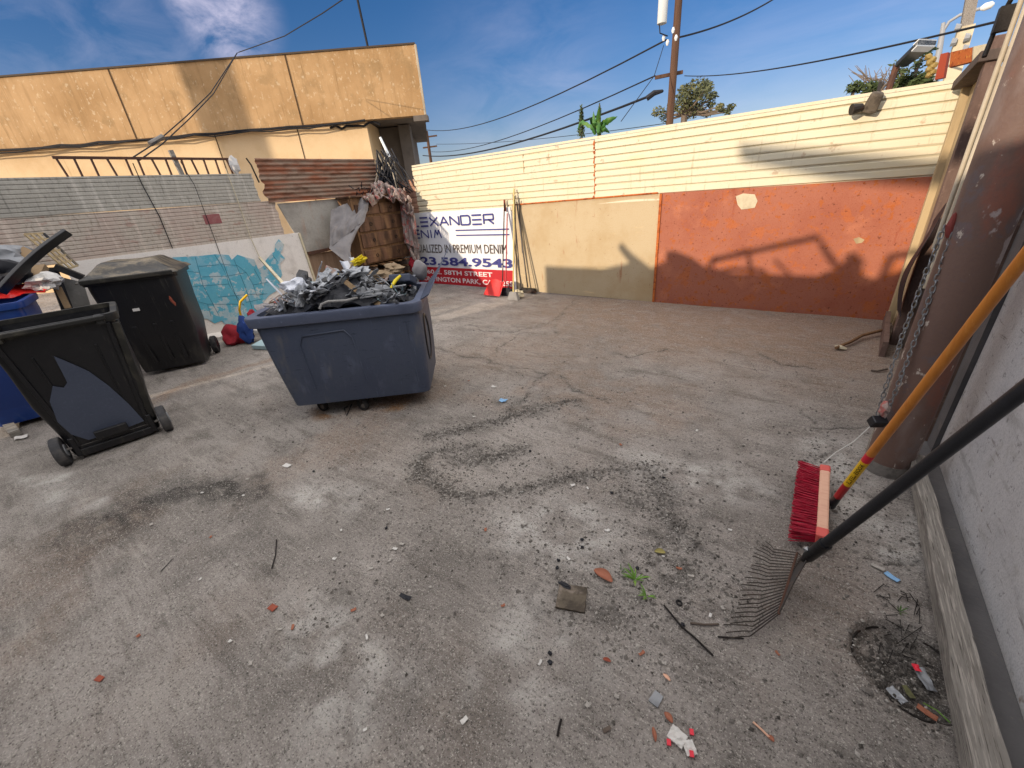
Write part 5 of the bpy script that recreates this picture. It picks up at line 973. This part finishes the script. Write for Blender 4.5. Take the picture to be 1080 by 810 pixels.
for i in range(190):
    s, w = rnd.uniform(.1, LT-.12), rnd.uniform(.08, WT-.08); p = CP(s, w, rnd.uniform(.0, .05)); nm, m_, lab = kinds[[0, 4, 2, 3, 4, 0, 4, 5, 6, 3, 4, 3, 1, 0, 4, 3, 0][i % 17]]
    k = (0, 2, 3, 0, 1, 0, 3)[i % 7]
    if i % 27 == 0: mb = MB().blob(p+Vector((0, 0, .02)), (rnd.uniform(.07, .12), rnd.uniform(.06, .09), rnd.uniform(.03, .06)), .5, i, 3, 1.8, RR())
    elif k == 0: mb = strip(p+Vector((0, 0, .01)), rnd.uniform(.15, .42), rnd.uniform(.012, .05), rnd.uniform(-.04, .05), RR())
    elif k == 1: mb = MB().blob(p, (rnd.uniform(.03, .07), rnd.uniform(.03, .06), rnd.uniform(.015, .04)), .6, i, 2, 2.5, RR())
    elif k == 2: mb = MB().box(p, (rnd.uniform(.05, .14), rnd.uniform(.03, .09), rnd.uniform(.008, .04)), RR(), .85)
    else: mb = MB().tube([p+Vector((rnd.uniform(-.1, .1), rnd.uniform(-.1, .1), rnd.uniform(-.0, .07))) for _ in range(4)], rnd.uniform(.003, .008), 5)
    side_ = ' at the left end' if s > LT*.66 else (' in the middle' if s > LT*.33 else ' at the right end'); lab = lab.replace(' in the cart heap', ' in the cart heap,'+side_.replace(' at', ' towards').replace(' in the middle', ' near its middle'))
    tag(mb.build(nm, m_), lab, 'scrap', lab.replace(' in the cart heap', 's in the cart heap').replace('torn ', ''))
# red and blue heap beside the cart
g = G(250, 372)
item(MB().blob(G(249, 362)+Vector((0, 0, .10)), (.17, .12, .15), .4, 4, 3, 1.6), 'red_sack', 'redcloth', 'dark red sack on the ground at the left end of the cart', 'sack', smooth=True)
m2 = MB().blob(G(264, 362)+Vector((0, 0, .2)), (.1, .09, .2), .35, 6, 3, 1.8); item(m2, 'blue_jacket', 'bluecloth', 'blue cloth bundle between the red sack and the cart', 'cloth', smooth=True)
item(MB().blob(G(275, 352)+Vector((0, 0, .24)), (.13, .1, .12), .4, 8, 3, 2), 'red_patterned_bag', 'redcloth', 'red patterned bag squeezed against the cart corner', 'bag', smooth=True)
item(MB().tube([G(260, 352)+Vector((0, 0, .16)), G(262, 352)+Vector((0, 0, .38)), G(266, 352)+Vector((0, 0, .5)), G(275, 350)+Vector((0, 0, .58))], .017, 8), 'orange_strap', 'yellowlabel', 'orange yellow strap hanging over the blue bundle', 'strap', smooth=True)
p = G(283, 366); item(MB().box((p.x, p.y, .05), (.3, .24, .06), Matrix.Rotation(.3, 3, 'Z') @ Matrix.Rotation(.12, 3, 'X')), 'white_blue_box', 'tealplastic', 'flat pale blue white box on the ground behind the cart', 'box', bevel=.006)
item(MB().box(G(277, 360)+Vector((0, 0, .16)), (.16, .1, .05), Matrix.Rotation(.4, 3, 'Z')), 'white_tray', 'paper', 'small white tray standing on the pale box', 'tray', bevel=.006)
item(MB().blob(G(228, 350)+Vector((.0, 0, .03)), (.35, .5, .09), .4, 2, 3, 1.5), 'plaster_rubble', 'whiteboard', 'low heap of white plaster rubble at the foot of the map board', 'rubble', smooth=True)
item(MB().tube([GG(367, 430, .01), GG(364, 434, .03), GG(366, 440, .01), GG(372, 431, .04)], .006, 5), 'black_wire_loop', 'wire', 'black wire loop under the cart', 'wire')

# ================================================================== BROOM AND RAKE
bb0 = G(866, 570, .05); bb1 = G(868, 497, .05)
bb0 = Vector((.265, 1.945, .055)); bb1 = Vector((.275, 2.42, .055))
bc_ = G(872, 524, .14)
hs_ = Vector(CAM+ray(1080, 272)*0) ; tgt = CAM+np.array([.75, 2.83, -.45])*.60; tgt = Vector(tgt)
br = thing('push_broom', (bc_.x, bc_.y, 0), 'push broom with dense red bristles and an orange handle, standing at the right', 'push broom')
e0, e1 = G(871, 496, .085), G(868, 572, .085); ax_ = (e1-e0).normalized(); cen = (e0+e1)/2
lw = Vector((0, 0, 1)); out = Vector((-1, .02, -.12)).normalized(); upv = out.cross(ax_).normalized()
Lb = (e1-e0).length; Rb = Matrix((ax_, upv, -out)).transposed()
MB().box(cen+out*.005, (Lb, .07, .045), Rb).build('block', 'blockwood', br, bevel=.008)
for s in (-1, 1): MB().box(cen+ax_*s*(Lb/2-.03)+out*.005, (.065, .074, .049), Rb).build('painted_end', 'pinkpaint', br, bevel=.008)
mb = MB(); NB = 34
for i in range(NB):
    for j in range(5):
        p0 = cen+ax_*((i+.5)/NB-.5)*(Lb-.02)+upv*((j+.5)/5-.5)*.055+out*.025
        for k in range(3):
            e = p0+out*(.102+rnd.uniform(-.012, .007))+ax_*(rnd.uniform(-.008, .008)+((i+.5)/NB-.5)*.05)+upv*(rnd.uniform(-.008, .008)+(j-2)*.006); q0 = p0+ax_*rnd.uniform(-.004, .004)+upv*rnd.uniform(-.004, .004)
            mb.tube([q0, e], [.0022, .0020], 4)
mb.build('bristles', 'bristle', br)
h0 = cen-out*.03; hd = (tgt-h0).normalized(); hL = 1.56
MB().cyl(h0-hd*.02, h0+hd*.08, .02, .017, 14).build('socket', 'rakeblack', br, smooth=True)
hr = .0165
def hseg(a, b, m, n_, r=hr): return MB().cyl(h0+hd*a, h0+hd*b, r, n=20).build(n_, m, br, smooth=True)
hseg(.05, .20, 'redpaint', 'red_sleeve', hr*1.02); hseg(.20, .40, 'yellowlabel', 'yellow_label', hr*1.03); hseg(.40, .45, 'redlabel', 'red_label_end', hr*1.03); hseg(.45, hL, 'orangewood', 'handle')
vdir = (Vector(CAM)-h0).normalized(); sid = hd.cross(vdir).normalized(); nrm = sid.cross(hd).normalized()
if nrm.dot(vdir) < 0: nrm = -nrm
m2 = text_mb('STREET BROOM', .022, (0, 0, 0), (1, 0, 0), (0, 1, 0), 1, 0, .0004); mx_ = max(v.x for v in m2.v)
def wrap(v, a, L, off):
    th = (v.y-.008)/hr; return h0+hd*(a+v.x/mx_*L)+(nrm*math.cos(th)-hd.cross(nrm).normalized()*-math.sin(th))*(hr*1.03+.0006)
m2.v = [wrap(v, .225, .16, 0) for v in m2.v]; m2.build('label_lettering', 'blacktext', br)
MB().tube([h0+hd*.03, cen-out*.03-ax_*.1, cen-out*.02+ax_*.12], .002, 5).build('brace_wire', 'steel', br)
# rake
ap = G(849, 590, .15); tgt2 = Vector(CAM+np.array([.75, 2.26, -.85])*.62); hd2 = (tgt2-ap).normalized()
rk = thing('garden_rake', (ap.x, ap.y, 0), 'black handled fan rake with rusty steel tines resting on the ground at the right', 'rake')
MB().cyl(ap+hd2*.12, ap+hd2*1.5, .0185, n=20).build('handle', 'rakeblack', rk, smooth=True)
MB().tube([ap-hd2*.01, ap+hd2*.03, ap+hd2*.16], [.012, .022, .024], 16).build('ferrule', 'blackplastic', rk, smooth=True)
MB().blob(ap+hd2*.05+Vector((-.02, 0, .02)), (.014, .014, .014), .2, 1, 1).build('bolt', 'chrome', rk)
NT = 24; c0, c1 = G(841, 583, .12), G(821, 648, .06); f0, f1 = G(816, 579, .055), G(791, 671, .03); t0, t1 = G(804, 570, .004), G(761, 672, .004)
mb = MB()
for i in range(NT):
    u = i/(NT-1); cc = c0.lerp(c1, u); ff = f0.lerp(f1, u)+Vector((0, 0, .02*math.sin(u*math.pi))); tt = t0.lerp(t1, u)+Vector((rnd.uniform(-.012, .012), rnd.uniform(-.008, .008), 0)); tt.z = gz(tt.x, tt.y)+.004
    ob_ = MB().tube([ap.lerp(cc, .05), cc, ff, ff.lerp(tt, .35)+Vector((0, 0, .004)), tt], [.0024, .0024, .0024, .0024, .002], 5).build('tine', 'tine', rk)
MB().tube([c0, c0.lerp(c1, .5)+Vector((0, 0, .006)), c1], .005, 6).build('tine_bar', 'brownsteel', rk)
MB().tube([ap+hd2*.03, ap.lerp(c1, .5)+Vector((0, 0, .012)), c1], .0035, 5).build('spring_brace', 'tine', rk)

# ================================================================== LITTER, GRIT
def scatter(n, sizes, dens, seed, name, m, label):
    r = np.random.RandomState(seed); mb_v = []; mb_f = []; cnt = 0
    base = np.array([(1, 0, 0), (-1, 0, 0), (0, 1, 0), (0, -1, 0), (0, 0, 1), (0, 0, -1)], float); ff = [(0, 2, 4), (2, 1, 4), (1, 3, 4), (3, 0, 4), (2, 0, 5), (1, 2, 5), (3, 1, 5), (0, 3, 5)]
    for _ in range(n):
        x, y = dens(r); s = sizes[0]+(sizes[1]-sizes[0])*r.rand()**3
        P = base*np.array([1, r.uniform(.5, 1), r.uniform(.35, .8)])*s*(1+.35*r.randn(6, 1)*.6); a = r.uniform(0, 6.28); c_, s_ = math.cos(a), math.sin(a); Q = P.copy(); Q[:, 0] = P[:, 0]*c_-P[:, 1]*s_; Q[:, 1] = P[:, 0]*s_+P[:, 1]*c_
        Q += np.array([x, y, gz(x, y)+s*.25]); o_ = len(mb_v); mb_v += [tuple(q_) for q_ in Q]; mb_f += [tuple(k+o_ for k in f_) for f_ in ff]
    me_ = bpy.data.meshes.new(name); me_.from_pydata(mb_v, [], mb_f); me_.materials.append(MT[m]); ob = bpy.data.objects.new(name, me_); COL.objects.link(ob); tag(ob, label, kind='stuff'); ob['category'] = 'grit'
clus = [(500, 475, .3, .12, 3), (470, 500, .12, .1, 3), (550, 430, .25, .12, 3), (700, 600, .12, .1, 3), (742, 612, .1, .08, 2), (665, 640, .1, .1, 2), (690, 520, .15, .2, 2.5), (400, 620, .2, .4, 2), (350, 680, .25, .25, 2), (430, 430, .3, .2, 1.5), (370, 560, .4, .3, 1.2), (945, 720, .1, .1, 2), (925, 560, .15, .2, 2), (230, 515, .3, .1, 1), (600, 640, .2, .15, 1), (870, 480, .1, .2, 1.5), (640, 510, .5, .05, 1.5)]
for c in edges:
    for (x0, y0), (x1, y1) in zip(c[:-1], c[1:]):
        for u in (.0, .33, .66): clus.append((x0+(x1-x0)*u, y0+(y1-y0)*u, .05, .035, .55))
for q_ in ((575, 545, .22, .16, 2), (600, 590, .2, .12, 1.5), (720, 560, .12, .12, 1.5), (655, 520, .12, .08, 1), (500, 480, .2, .06, 1.5)): clus.append(q_)
W = np.array([c_[4] for c_ in clus]); W = W/W.sum()
def dens_c(r):
    while True:
        if r.rand() < .68:
            c_ = clus[r.choice(len(clus), p=W)]; g = G(c_[0], c_[1]); x, y = g.x+r.randn()*c_[2], g.y+r.randn()*c_[3]
        else:
            t_ = r.rand()**1.6; x, y = r.uniform(-4.5, .64), .95+3.2*t_
        if -7 < x < .64 and .3 < y < 5.9: return x, y
scatter(11000, (.001, .012), dens_c, 1, 'grey_grit', 'grit', 'loose grey grit and pebbles scattered over the yard')
scatter(8500, (.001, .009), dens_c, 2, 'pale_grit', 'gritpale', 'loose pale stone chips scattered over the yard')
scatter(3000, (.001, .009), dens_c, 3, 'dark_grit', 'gritdark', 'loose dark grit in sooty patches of the yard')
def mhd(r):
    a, q_ = r.uniform(0, 6.28), .17*math.sqrt(r.rand()); return MH.x+q_*math.cos(a)*.6-.02, MH.y+q_*math.sin(a)
scatter(500, (.002, .012), mhd, 4, 'drain_debris', 'gritdark', 'dark leaf and grit debris filling the sunken drain')
# sunken drain ring
dn = MB().torus((MH.x, MH.y, -.026), .168, .007, (0, 0, 1), 40, 6); tag(dn.build('drain_cover_rim', 'darksteel', smooth=True), 'round sunken drain rim filled with debris at the bottom right', 'drain')
def flat(px, py, w, l, ang_, m, nm, label, cat, bend=.2, group=None, th=.0015, up=.006):
    p = GG(px, py, up); a = D2R(ang_); sd = rnd.random()*50
    def fn(u, v):
        x, y = (u-.5)*l, (v-.5)*w*(1-.25*mnoise.noise(Vector((u*3, sd, 0)))); z = bend*w*(abs(u-.5)*.8+.5*mnoise.noise(Vector((u*3, v*3, sd)))); return p+Vector((x*math.cos(a)-y*math.sin(a), x*math.sin(a)+y*math.cos(a), z))
    return item(MB().sheet(fn, 8, 5, th), nm, m, label, cat, group)
def pointed(px, py, w, l, ang_, m, nm, label, cat='leaf', group=None, curl=.35):
    p = GG(px, py, .005); a = D2R(ang_)
    def fn(u, v):
        ww = w*math.sin(math.pi*(.04+.92*u))**.8; x, y = (u-.5)*l, (v-.5)*ww; z = curl*ww*(2*(v-.5))**2+.15*l*math.sin(u*2.5)*.3; return p+Vector((x*math.cos(a)-y*math.sin(a), x*math.sin(a)+y*math.cos(a), z))
    return item(MB().sheet(fn, 12, 6, .0012), nm, m, label, cat, group)
def stick(pts, r, m, nm, label, cat='stick', group=None): return item(MB().tube([GG(x, y, r+h_) for x, y, h_ in pts], r, 6), nm, m, label, cat, group)
p = GG(603, 632, .014); item(MB().sheet(lambda u, v: p+Vector(((u-.5)*.125*math.cos(.35)-(v-.5)*.12*math.sin(.35), (u-.5)*.125*math.sin(.35)+(v-.5)*.12*math.cos(.35), .008*mnoise.noise(Vector((u*3, v*3, 1))))), 12, 12, .010), 'charred_board_piece', 'boardscrap', 'square charred board piece lying flat at the bottom centre', 'board')
item(MB().blob(GG(596, 620, .018), (.035, .012, .006), .6, 3, 2, 3), 'burnt_rag', 'scrapdark', 'black burnt residue on the charred board piece', 'residue')
pointed(636, 608, .05, .1, -12, 'dryleaf', 'dry_leaf', 'large curled reddish brown leaf right of the charred board', curl=.3)
pointed(696, 583, .03, .05, 20, 'oliveleaf', 'dry_leaf', 'olive yellow leaf at the upper edge of the debris by the weed')
flat(288, 642, .028, .04, 10, 'brick', 'brick_chip', 'flat brick red chip on the ground at the lower left centre', 'chip', .1)
flat(106, 717, .02, .035, 20, 'brick', 'brick_chip', 'faint reddish brown chip near the lower left', 'chip', .1)
flat(428, 631, .02, .06, 10, 'scrapdark', 'dark_plastic_scrap', 'dark curved plastic scrap left of the bottom centre', 'scrap', .5)
flat(692, 737, .032, .045, 80, 'scrapgrey', 'grey_rubber_piece', 'dark grey rounded rubber piece above the crumpled carton', 'scrap', .1, th=.006)
pointed(705, 757, .02, .035, -30, 'dryleaf', 'dry_leaf', 'small tan leaf just above the crumpled carton')
pointed(690, 775, .012, .04, -60, 'dryleaf', 'dry_leaf', 'thin curled pink leaf left of the crumpled carton')
T = thing('crumpled_carton', GG(720, 782), 'crumpled white carton with red corners at the bottom', 'carton')
for px_, py_, w, l, a_, m_, n_ in ((714, 778, .045, .05, -10, 'paper', 'carton_face'), (727, 790, .035, .04, -50, 'paper', 'carton_flap')):
    p = GG(px_, py_, .012); a2 = D2R(a_); MB().sheet(lambda u, v: p+Vector(((u-.5)*l*math.cos(a2)-(v-.5)*w*math.sin(a2), (u-.5)*l*math.sin(a2)+(v-.5)*w*math.cos(a2), .008*mnoise.noise(Vector((u*4, v*4, px_))))), 6, 6, .003).build(n_, m_, T)
for px_, py_ in ((705, 785), (729, 774), (729, 797)): p = GG(px_, py_, .013); MB().box(p, (.012, .016, .01), Matrix.Rotation(.4, 3, 'Z') @ Matrix.Rotation(.2, 3, 'X')).build('red_corner', 'redlabel', T)
stick([(794, 762, .004), (803, 770, .004), (811, 778, .003)], .0035, 'blockwood', 'cigarette_end', 'long pale cigarette end at the bottom right of centre', 'cigarette')
pointed(813, 779, .014, .02, -30, 'dryleaf', 'dry_leaf', 'small tan leaf at the end of the pale cigarette')
pointed(703, 715, .012, .03, -20, 'blockwood', 'dry_leaf', 'pale pink leaf above the grey rubber piece')
pointed(640, 697, .014, .03, 10, 'brick', 'dry_leaf', 'reddish leaf beside a small stone below the charred board')
flat(640, 770, .012, .03, 60, 'twig', 'bark_chip', 'dark bark chip left of the crumpled carton', 'chip')
stick([(700, 640, .004), (718, 662, .006), (735, 676, .004), (752, 692, .002)], .004, 'darktwig', 'cut_cord', 'black cord piece running from the weed debris to the rake', 'cord')
item(MB().torus(GG(716, 637, .006), .011, .004, (.2, .1, 1), 16, 6), 'rubber_ring', 'rubber', 'small black rubber ring beside the black cord', 'ring')
stick([(728, 658, .003), (742, 660, .004), (758, 659, .002)], .004, 'twig', 'wood_chip', 'pale wood sliver left of the rake tips', 'stick')
stick([(757, 672, .002), (770, 673, .003), (784, 674, .002)], .0028, 'darktwig', 'thin_twig', 'thin dark twig under the rake tips')
stick([(287, 600, .002), (291, 586, .004), (292, 570, .002)], .003, 'darktwig', 'thin_twig', 'upright thin black twig left of the centre foreground')
stick([(170, 603, .002), (182, 590, .002)], .002, 'darktwig', 'thin_twig', 'short faint twig in the left foreground')
stick([(588, 778, .002), (590, 768, .003), (592, 760, .002)], .004, 'darktwig', 'thin_twig', 'short dark twig at the bottom centre')
stick([(722, 565, .002), (735, 572, .003)], .0018, 'gritpale', 'straw', 'pale straw right of the dark grit near the rake', 'straw')
stick([(881, 370, .012), (896, 364, .02), (908, 358, .03), (928, 354, .04)], .016, 'oldwood', 'broken_stick', 'broken stick with a pale knob lying near the far right wall')
item(MB().blob(GG(886, 369, .02), (.045, .025, .022), .4, 4, 2), 'stick_knob', 'palepaint', 'pale lump at the end of the broken stick', 'lump')
stick([(918, 392, .004), (925, 393, .006), (935, 391, .01)], .008, 'twig', 'short_twig', 'short twig by the foot of the far right wall')
flat(303, 492, .035, .06, 10, 'paper', 'paper_scrap', 'white paper scrap on the ground between bin and cart, the largest there', 'paper', .2)
flat(531, 423, .05, .07, 10, 'bluepaper', 'crumpled_wrapper', 'pale blue white wrapper on the dark grit right of the cart', 'wrapper', .5)
flat(521, 408, .03, .05, 0, 'paper', 'paper_scrap', 'cream paper scrap just right of the cart', 'paper', .3)
flat(604, 512, .02, .025, 40, 'paper', 'paper_scrap', 'tiny white paper scrap on the swept ridge at the centre', 'paper', .6)
flat(940, 610, .024, .05, -35, 'bluepaper', 'crumpled_wrapper', 'small pale blue wrapper right of the rake handle', 'wrapper', .3)
flat(925, 600, .02, .045, -20, 'gritpale', 'white_shred', 'whitish shred just above the small blue wrapper', 'scrap', .3)
item(MB().torus(GG(938, 578, .003), .010, .002, (0, 0, 1), 14, 5), 'small_ring', 'gritpale', 'tiny pale ring on the ground right of the rake handle', 'ring')
flat(978, 712, .035, .08, 110, 'scrapgrey', 'grey_package', 'grey crumpled package in the drain debris', 'package', .3, up=.02); flat(968, 702, .02, .025, 110, 'redlabel', 'red_package_corner', 'red corner of packaging in the drain debris', 'package', .2, up=.03)
flat(948, 730, .03, .05, 140, 'foil', 'foil_piece', 'silver foil piece in the drain debris', 'foil', .4, up=.02); flat(960, 727, .018, .04, 120, 'olive', 'brown_leaf', 'brown leaf beside the foil in the drain', 'leaf', .4, up=.02); flat(980, 748, .02, .05, 160, 'dryleaf', 'pink_scrap', 'pale pink scrap at the lower edge of the drain', 'scrap', .3, up=.02)
stick([(975, 740, .03), (984, 756, .03), (998, 768, .02)], .002, 'weed', 'green_straw', 'green yellow straw by the timber near the drain', 'straw')
for i in range(22):
    x, y = 945+rnd.uniform(-14, 22), 645+rnd.uniform(-30, 55)
    if x > 968: x = 966
    stick([(x, y, .004), (x+rnd.uniform(-8, 8), y+rnd.uniform(-8, 8), .005), (min(968, x+rnd.uniform(-20, 20)), y+rnd.uniform(-8, 12), .004)], .0015, 'darktwig', 'dry_twig', 'thin dry dark stem in the debris beside the timber', 'stem', 'dry stems beside the timber')
flat(1050, 660, .02, .03, 90, 'brick', 'red_chip', 'small rust red chip lying on the gate track', 'chip', .1, up=.06); flat(1056, 664, .014, .03, 90, 'paper', 'white_chip', 'small white chip on the gate track beside the red chip', 'chip', .1, up=.06)
# weed tufts
def tuft(px, py, n, L, label, m='weed'):
    p = GG(px, py); T = thing('weed', p, label, 'weed'); r = random.Random(px)
    for i in range(n):
        a = r.uniform(0, 6.28); l = L*r.uniform(.5, 1.1); d = Vector((math.cos(a), math.sin(a), 0)); s_ = d.cross(Vector((0, 0, 1))); w = l*.13; hgt = l*r.uniform(.4, .9); b0 = p+d*.004
        def fn(u, v): ww = w*math.sin(math.pi*(.1+.88*u)); return b0+d*l*u*.8+Vector((0, 0, hgt*u*(1.3-.6*u)+.004))+s_*(v-.5)*ww
        MB().sheet(fn, 6, 2, .0008).build('leaf', m, T)
tuft(670, 612, 12, .075, 'bright green weed tuft at the bottom centre beside the brown leaf'); tuft(682, 630, 8, .06, 'yellow green weed just below the larger tuft'); tuft(655, 603, 5, .03, 'tiny dark green sprout left of the weed tuft', 'leaf'); tuft(947, 648, 6, .035, 'small green sprout beside the drain on the right', 'leaf')
# loose scraps that nothing tells apart
cols = ['paper', 'gritpale', 'paper', 'dryleaf', 'gritpale']
spots = [(213, 520), (262, 506), (258, 523), (222, 567), (250, 597), (212, 612), (296, 664), (243, 677), (146, 672), (265, 700), (352, 590), (412, 592), (418, 580), (374, 644), (404, 650), (388, 672), (425, 575), (385, 770), (308, 662), (160, 554), (410, 538), (555, 470), (500, 440), (655, 470), (740, 460), (735, 455), (800, 480), (550, 520), (512, 560), (455, 620), (640, 560), (575, 560), (600, 590), (530, 640), (555, 725), (490, 760), (445, 790), (770, 560), (820, 690), (650, 735), (360, 560), (392, 600), (470, 408), (495, 402), (640, 350), (740, 356), (820, 425), (620, 515), (716, 600), (728, 608), (700, 587), (762, 642), (748, 650), (676, 690), (700, 700), (570, 700), (620, 745)]
for i, (x, y) in enumerate(spots):
    c_ = cols[i % 5]; lab = {'paper': 'tiny white paper scrap on the bare ground', 'gritpale': 'tiny pale stone chip on the bare ground', 'dryleaf': 'tiny brown leaf scrap on the bare ground'}[c_]
    flat(x+rnd.uniform(-1, 1), y, rnd.uniform(.008, .016), rnd.uniform(.012, .028), rnd.uniform(0, 180), c_, {'paper': 'paper_scrap', 'gritpale': 'stone_chip', 'dryleaf': 'leaf_scrap'}[c_], lab, 'scrap', .5, {'paper': 'tiny paper scraps on the ground', 'gritpale': 'tiny pale chips on the ground', 'dryleaf': 'tiny leaf scraps on the ground'}[c_], th=.002)
for i, (x, y) in enumerate([(645, 520), (614, 578), (589, 592), (588, 600), (614, 570), (559, 476), (580, 700), (700, 505), (580, 690), (331, 498), (408, 558), (720, 660), (672, 600)]):
    item(MB().blob(GG(x, y, .008), (.009, .008, .006), .5, i, 2, 2.5), 'dark_lump', 'scrapdark', 'small black charcoal lump on the grey ground', 'lump', 'charcoal lumps on the ground')

# ================================================================== BEHIND THE CAMERA: unseen casters added for the shade
YS = -3.0; Lk = YB-YS; kx, kz = SUN.x/SUN.y*Lk, -SUN.z/SUN.y*Lk
def sh(px, py): p = ony(px, py, YB-.03); return Vector((p.x-kx, YS, p.z+kz))
sk = thing('shade_container', (-4.3, YS-.8, 0), 'unseen shade caster shaped as a scrap container, behind the viewer', 'container')  # added shade caster, its top shaped to the shadow outline
xl = sh(576, 300).x; xr = 1.2-kx+3.0; zt = sh(600, 281).z-.02
MB().box(((xl+xr)/2, YS-.9, zt/2), (xr-xl, 1.8, zt)).build('body', 'caster_green', sk)
pl_ = [(576, 281), (594, 282), (628, 285), (640, 283), (664, 278), (652, 262), (656, 256), (667, 268), (688, 284), (690, 282), (703, 276), (703, 266), (712, 265), (730, 272), (744, 282), (762, 285), (790, 297), (812, 299), (835, 300), (848, 304), (858, 295), (872, 287), (882, 286), (886, 283), (897, 266), (905, 268), (902, 283), (915, 292), (925, 300), (935, 292), (950, 286), (965, 283), (985, 280)]
P3 = [sh(x, y) for x, y in pl_]; P3 = [Vector((xl, YS, zt-.1))]+P3+[Vector((xr, YS, P3[-1].z+.3)), Vector((xr, YS, zt-.1))]
MB().prism(P3, (0, -.25, 0)).build('shade_profile', 'scrapdark', sk, tri=True)
mb = MB()
for ln, r_ in (([(745, 283), (750, 272), (780, 266), (860, 248), (868, 262), (888, 290)], .035), ([(748, 275), (786, 262), (792, 290)], .035), ([(760, 285), (770, 282), (800, 283), (820, 298)], .03), ([(925, 300), (938, 268), (975, 264), (990, 266)], .04), ([(815, 272), (842, 300)], .02)): mb.tube([sh(x, y)-Vector((0, .1, 0)) for x, y in ln], r_, 6)
mb.build('shade_frame', 'darksteel', sk)
# added board and pole, shaped for the fence wedge and the building's shade band
Ls = 13.
def far_(p): return Vector((p.x-SUN.x/SUN.y*Ls, YB-Ls, p.z-SUN.z/SUN.y*Ls))
Q4 = [far_(ony(x, y, YB)) for x, y in ((779, 151), (782, 170), (880, 190), (1000, 200), (1060, 200), (1060, 170), (985, 168), (860, 158))]
c = Q4[4]; sb = thing('shade_board', (c.x, c.y, 0), 'unseen board on a post, added for its wedge of shade, behind the viewer', 'sign'); MB().prism(Q4, (0, -.06, 0)).build('board', 'greycard', sb, tri=True); MB().cyl((c.x, c.y, 0), c, .08, n=12).build('post', 'steel', sb)
bp = azd(212, 110, 14.7); hp = math.hypot(SUN.x, SUN.y); q_ = Vector((bp.x-SUN.x/hp*15, bp.y-SUN.y/hp*15, 0))
pt = thing('shade_pole', q_, 'unseen tall pole behind the viewer, added to shade the tan building', 'tree'); MB().tube([q_, q_+Vector((.2, 0, 6)), q_+Vector((.0, 0, 13.5))], [.40, .39, .38], 14).build('trunk', 'bark', pt, smooth=True)
